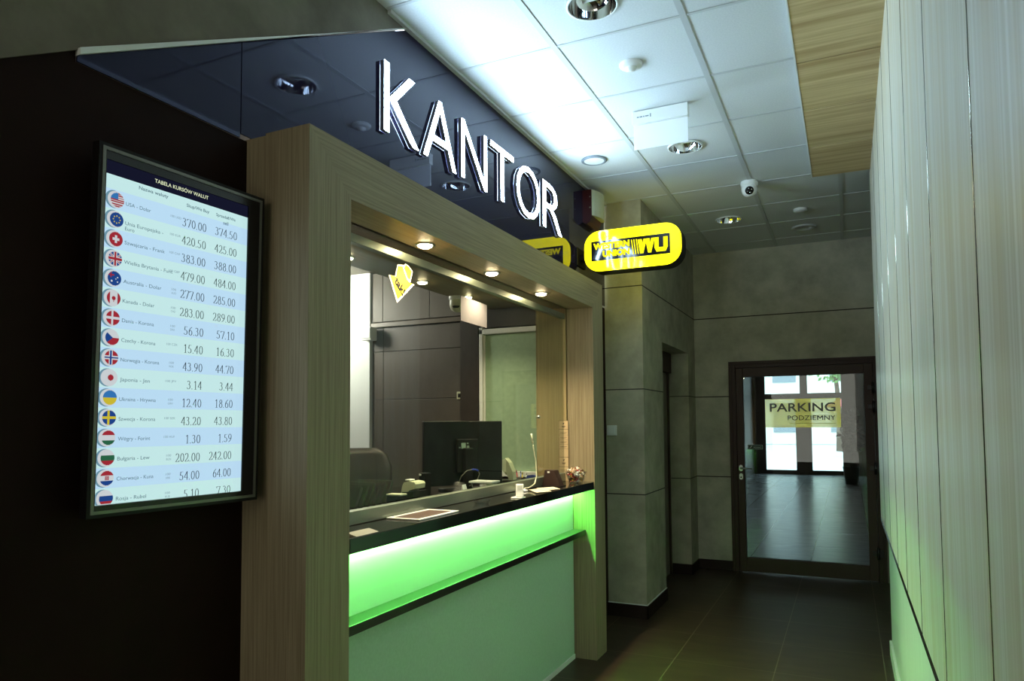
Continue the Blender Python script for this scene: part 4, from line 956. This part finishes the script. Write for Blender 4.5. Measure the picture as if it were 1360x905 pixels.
for z in (1.82, 1.64, 1.06, .27):
    b = bm_(); tube(b, [(DX1 - .058, hy - .016, z - .055), (DX1 - .058, hy - .016, z + .055)], .013, 12); box(b, DX1 - .105, DX1 - .055, hy - .010, hy, z - .022, z + .022, .002); box(b, DX1 - .058, DX1 - .012, hy - .010, hy + .0, z - .035, z + .035, .002)
    obj('hinge', b, mat('hinge_black', srgb(26, 22, 20), .35), d1)
# signs on the door glass
m_pk = mat('parking_yellow', srgb(250, 244, 172), .4, alpha=.58)
nP, lP, bP = nodes(m_pk); tP = nP.new('ShaderNodeBsdfTranslucent'); tP.inputs[0].default_value = srgb(244, 240, 170); aP = nP.new('ShaderNodeAddShader')
oP = nP['Material Output']; lP.new(bP.outputs[0], aP.inputs[0]); lP.new(tP.outputs[0], aP.inputs[1]); lP.new(aP.outputs[0], oP.inputs[0])
sg = thing('parking_sign', 'translucent yellow sign with grey lettering on the glass door', 'sign', (-.40, YFAR - .007, 1.446))
b = bm_(); box(b, -.742, -.057, YFAR - .0085, YFAR - .0065, 1.447, 1.728); obj('sheet', b, m_pk, sg)
b = bm_(); m_pg = mat('parking_ink', srgb(128, 128, 118), .5)
text_fit(b, 'PARKING', (-.70, YFAR - .0095, 1.600), (1, 0, 0), (0, 0, 1), .600, .088, .02)
tW = [text_polys(q, .017) for q in ('PODZIEHNY', 'PODZIE', 'H', 'NY')]; tw = [q[3] - q[2] for q in tW]; ts = .435 / (tw[0] + .12); gp_ = (tw[0] - tw[1] - tw[2] - tw[3]) / 2 * ts; mw = (tw[2] + .12) * ts
text_fit(b, 'PODZIE', (-.535, YFAR - .0095, 1.515), (1, 0, 0), (0, 0, 1), tw[1] * ts, .050, .017)
text_fit(b, 'NY', (-.100, YFAR - .0095, 1.5157), (1, 0, 0), (0, 0, 1), tw[3] * ts, .0485, .017, align='R')
mx0 = -.535 + tw[1] * ts + gp_
for q in (((0, 0), (.2, 0), (.2, 1), (0, 1)), ((.8, 0), (1, 0), (1, 1), (.8, 1)), ((.02, 1), (.26, 1), (.6, .3), (.4, .3)), ((.74, 1), (.98, 1), (.6, .3), (.4, .3))):
    b.faces.new([b.verts.new((mx0 + p[0] * mw, YFAR - .0096 - (.0002 if q[0][0] in (.02, .74) else 0), 1.516 + p[1] * .0475)) for p in q])
f = b.faces.new([b.verts.new(p) for p in ((-.52, YFAR - .0095, 1.483), (-.10, YFAR - .0095, 1.483), (-.10, YFAR - .0095, 1.487), (-.52, YFAR - .0095, 1.487))])
obj('lettering', b, m_pg, sg, label='grey lettering on the sign')
st = thing('door_sticker', 'small green push sticker on the glass by the handle', 'sticker', (-.845, YFAR - .007, 1.226))
b = bm_(); box(b, -.918, -.772, YFAR - .0085, YFAR - .0065, 1.226, 1.274); obj('label_sheet', b, mat('sticker_green', srgb(28, 62, 44), .5), st)
b = bm_()
m_stw = mat('sticker_white', srgb(180, 196, 184), .5)
for x0, x1, z0, z1 in ((-.914, -.776, 1.268, 1.271), (-.914, -.776, 1.229, 1.232), (-.914, -.911, 1.232, 1.268), (-.779, -.776, 1.232, 1.268)): box(b, x0, x1, YFAR - .0095, YFAR - .0086, z0, z1)
text_fit(b, 'PCHAĆ', (-.862, YFAR - .0095, 1.241), (1, 0, 0), (0, 0, 1), .075, .017, .02)
f = b.faces.new([b.verts.new(p) for p in ((-.905, YFAR - .0095, 1.238), (-.895, YFAR - .0095, 1.238), (-.872, YFAR - .0095, 1.262), (-.885, YFAR - .0095, 1.262))])
obj('lettering', b, m_stw, st, label='pale lettering and border')

# ================================================================== HALL BEYOND THE DOOR AND THE STREET
HX0, HX1, HY = -2.5, .75, 22.
b = bm_(); box(b, HX0 - .1, HX1 + .1, YFAR + .06, HY + .2, -.1, 0); struct('floor_hall', b, m_hall)
b = bm_(); box(b, HX0 - .1, HX1 + .1, YFAR + .2, HY + .2, 3.0, 3.1); struct('ceiling_hall', b, mat('hall_ceiling', srgb(70, 60, 54), .6))
b = bm_(); box(b, HX0 - .1, HX0, YFAR + .2, HY + .2, 0, 3.0); struct('wall_hall_left', b, grain(mat('hall_wood', (.05, .03, .02), .5), srgb(36, 22, 16), srgb(58, 36, 24), 'Z', 20, .05))
b = bm_(); box(b, HX1, HX1 + .1, YFAR + .2, HY + .2, 0, 3.0); struct('wall_hall_right', b, mat('hall_grey', srgb(176, 182, 186), .4))
ed = struct_empty('door_3', (-1.15, HY, 0))
b = bm_()
for x0, x1, z0, z1 in ((HX0, -2.17, 0, 3.0), (-1.35, -.93, 0, 2.18), (-1.22, -1.02, 2.3, 3.), (-.14, HX1, 0, 3.0), (-2.17, -.14, 2.16, 2.32), (-2.17, -.14, 2.93, 3.0), (-2.17, -1.35, 0, .12), (-.93, -.14, 0, .12)): box(b, x0, x1, HY, HY + .08, z0, z1, .004)
obj('frame', b, m_brown, ed)
for x0, x1, z0, z1 in ((-2.17, -1.35, .12, 2.16), (-.93, -.14, .12, 2.16), (-2.17, -1.22, 2.32, 2.93), (-1.02, -.14, 2.32, 2.93)):
    b = bm_(); box(b, x0, x1, HY + .03, HY + .036, z0, z1); obj('pane', b, m_doorpane, ed)
for y in (9.6, 12.6, 15.6):
    t = thing('hall_lamp', 'small round recessed lamp in hall ceiling, ' + {9.6: 'nearest of three in a row', 12.6: 'middle of three in a row', 15.6: 'farthest of three in a row'}[y], 'lamp', (-1.7, y, 3.0), 'hall ceiling lamps')
    b = bm_(); lathe(b, [(.09, 0), (.09, -.008), (.07, -.010)], 0, 0, 24); obj('rim', b, m_steel, t, local=True)
    b = bm_(); lathe(b, [(.07, -.009), (.04, -.014), (0, -.016)], 0, 0, 24); obj('lamp', b, emis('hall_lamp_glow', (1., .95, .86, 1), 12.) if y < 10 else D.materials['hall_lamp_glow'], t, local=True)
    L = D.lights.new('hall_light', 'SPOT'); L.energy = 22.; L.color = (.92, .96, 1.); L.spot_size = math.radians(120); L.spot_blend = .7; L.shadow_soft_size = .07
    o = D.objects.new('hall_light', L); COL.objects.link(o); o.parent = t; o.location = (0, 0, -.03)
# boards leaning on the hall's left wall
m_ply = grain(mat('dark_board', (.1, .05, .03), .5), srgb(66, 40, 26), srgb(104, 66, 40), 'Z', 30, .05)
for k, (y, tlt, lab) in enumerate(((11.6, .62, 'tall dark brown board leaning in the hall, nearer the glass door'), (13.4, .58, 'tall dark brown board leaning in the hall, farther from glass door'))):
    b = bm_(); M = Matrix.Translation((HX0 + tlt + .03, y, 0)) @ Matrix.Rotation(-math.asin(tlt / 2.35), 4, 'Y')
    box(b, -.04, 0, -.55, .55, .0, 2.3, .004, M)
    tag(obj('leaning_board', b, m_ply), lab, 'board', 'boards in the hall')
# potted plant as dark silhouette by the exit
pp = thing('potted_plant', 'dark potted shrub by the right exit door pane', 'plant', (.05, 19.0, 0))
b = bm_(); lathe(b, [(0, 0), (.13, 0), (.19, .42), (.17, .42), (.15, .38), (0, .38)], .05, 19.0, 24); obj('pot', b, m_black, pp)
b = bm_(); tube(b, [(.05, 19., .36), (.06, 19., .9), (.03, 19., 1.2)], .02); obj('stem', b, m_brown, pp)
b = bm_(); rr = random.Random(3)
for k in range(130):
    a = rr.uniform(0, 2 * PI); z = rr.uniform(.75, 1.75); R = .26 * math.sqrt(rr.random()) * (1 - ((z - 1.2) / .75) ** 2 * .6); c = Vector((.05 + R * math.cos(a), 19. + R * math.sin(a), z))
    d = Vector((rr.uniform(-1, 1), rr.uniform(-1, 1), rr.uniform(-.3, 1))).normalized(); s = d.cross(Vector((rr.random(), rr.random(), rr.random()))).normalized()
    b.faces.new([b.verts.new(c - s * .06), b.verts.new(c + d * .16), b.verts.new(c + s * .06), b.verts.new(c - d * .12)])
fo = obj('foliage', b, mat('dark_leaf', srgb(16, 18, 12), .6, spec=.1), pp); fo['kind'] = 'stuff'
# street
b = bm_(); box(b, -40, 40, HY + .2, 75, -.12, -.02); struct('ground_street', b, mottle(mat('paving', (.6, .6, .6), .7), srgb(190, 192, 194), srgb(214, 216, 218), 1.5, 6, 0))
bd = thing('building', 'pale street building across the road behind exit doors', 'building', (-4, 52, 0))
b = bm_(); box(b, -22, 16, 52, 60, 0, 14); obj('wall', b, mat('pale_render', srgb(214, 214, 208), .8), bd)
m_win = mat('far_window', srgb(110, 124, 136), .2)
for k in range(9):
    for z in (.8, 4.2, 7.4):
        x = -19 + k * 3.6; b = bm_(); box(b, x, x + 1.5, 51.94, 52.02, z, z + 2.0); obj('window', b, m_win, bd)
bn = thing('banner', 'orange and white hanging banner on building front', 'banner', (-6.2, 51.6, 4.6))
b = bm_(); box(b, -7.3, -5.4, 51.90, 51.938, 4.4, 8.4); obj('cloth', b, mat('banner_white', srgb(232, 230, 226), .7), bn)
b = bm_(); box(b, -6.7, -5.5, 51.87, 51.90, 5.2, 5.8); box(b, -6.6, -5.5, 51.87, 51.90, 6.5, 7.2); box(b, -6.3, -5.45, 51.87, 51.90, 7.7, 8.2); obj('print', b, mat('banner_orange', srgb(240, 110, 50), .7), bn, label='orange printed blocks')
tr = thing('street_tree', 'leafy green street tree outside right of the middle', 'tree', (-.4, 40, 0))
b = bm_(); tube(b, [(-.4, 40, 0), (-.35, 40, 2.), (-.5, 40, 4.)], [.16, .13, .09]); tube(b, [(-.38, 40, 2.6), (.6, 40, 4.4)], [.08, .04]); obj('trunk', b, mat('bark', srgb(80, 66, 54), .9), tr)
b = bm_()
for k in range(1500):
    q = Vector((rr.gauss(0, 1), rr.gauss(0, 1), rr.gauss(0, 1))).normalized() * (rr.random() ** .4)
    c = Vector((-.2 + q.x * 2.3, 40 + q.y * 2.0, 5.0 + q.z * 1.5)); d = Vector((rr.uniform(-1, 1), rr.uniform(-1, 1), rr.uniform(-1, 1))).normalized(); s = d.cross(Vector((rr.random(), rr.random(), rr.random()))).normalized()
    b.faces.new([b.verts.new(c - s * .08), b.verts.new(c + d * .17), b.verts.new(c + s * .08), b.verts.new(c - d * .17)])
fo = obj('foliage', b, mat('tree_leaf', srgb(96, 140, 70), .6), tr); fo['kind'] = 'stuff'
um = thing('street_parasol', 'dark red parasol in the street outside the exit', 'parasol', (.5, 34, 0))
b = bm_(); tube(b, [(.5, 34, 0), (.5, 34, 2.7)], .03); obj('pole', b, m_steel, um)
b = bm_(); lathe(b, [(1.5, 2.15), (1.0, 2.38), (.4, 2.62), (0, 2.72)], .5, 34, 8); obj('canopy', b, mat('canopy_red', srgb(150, 50, 58), .7), um)
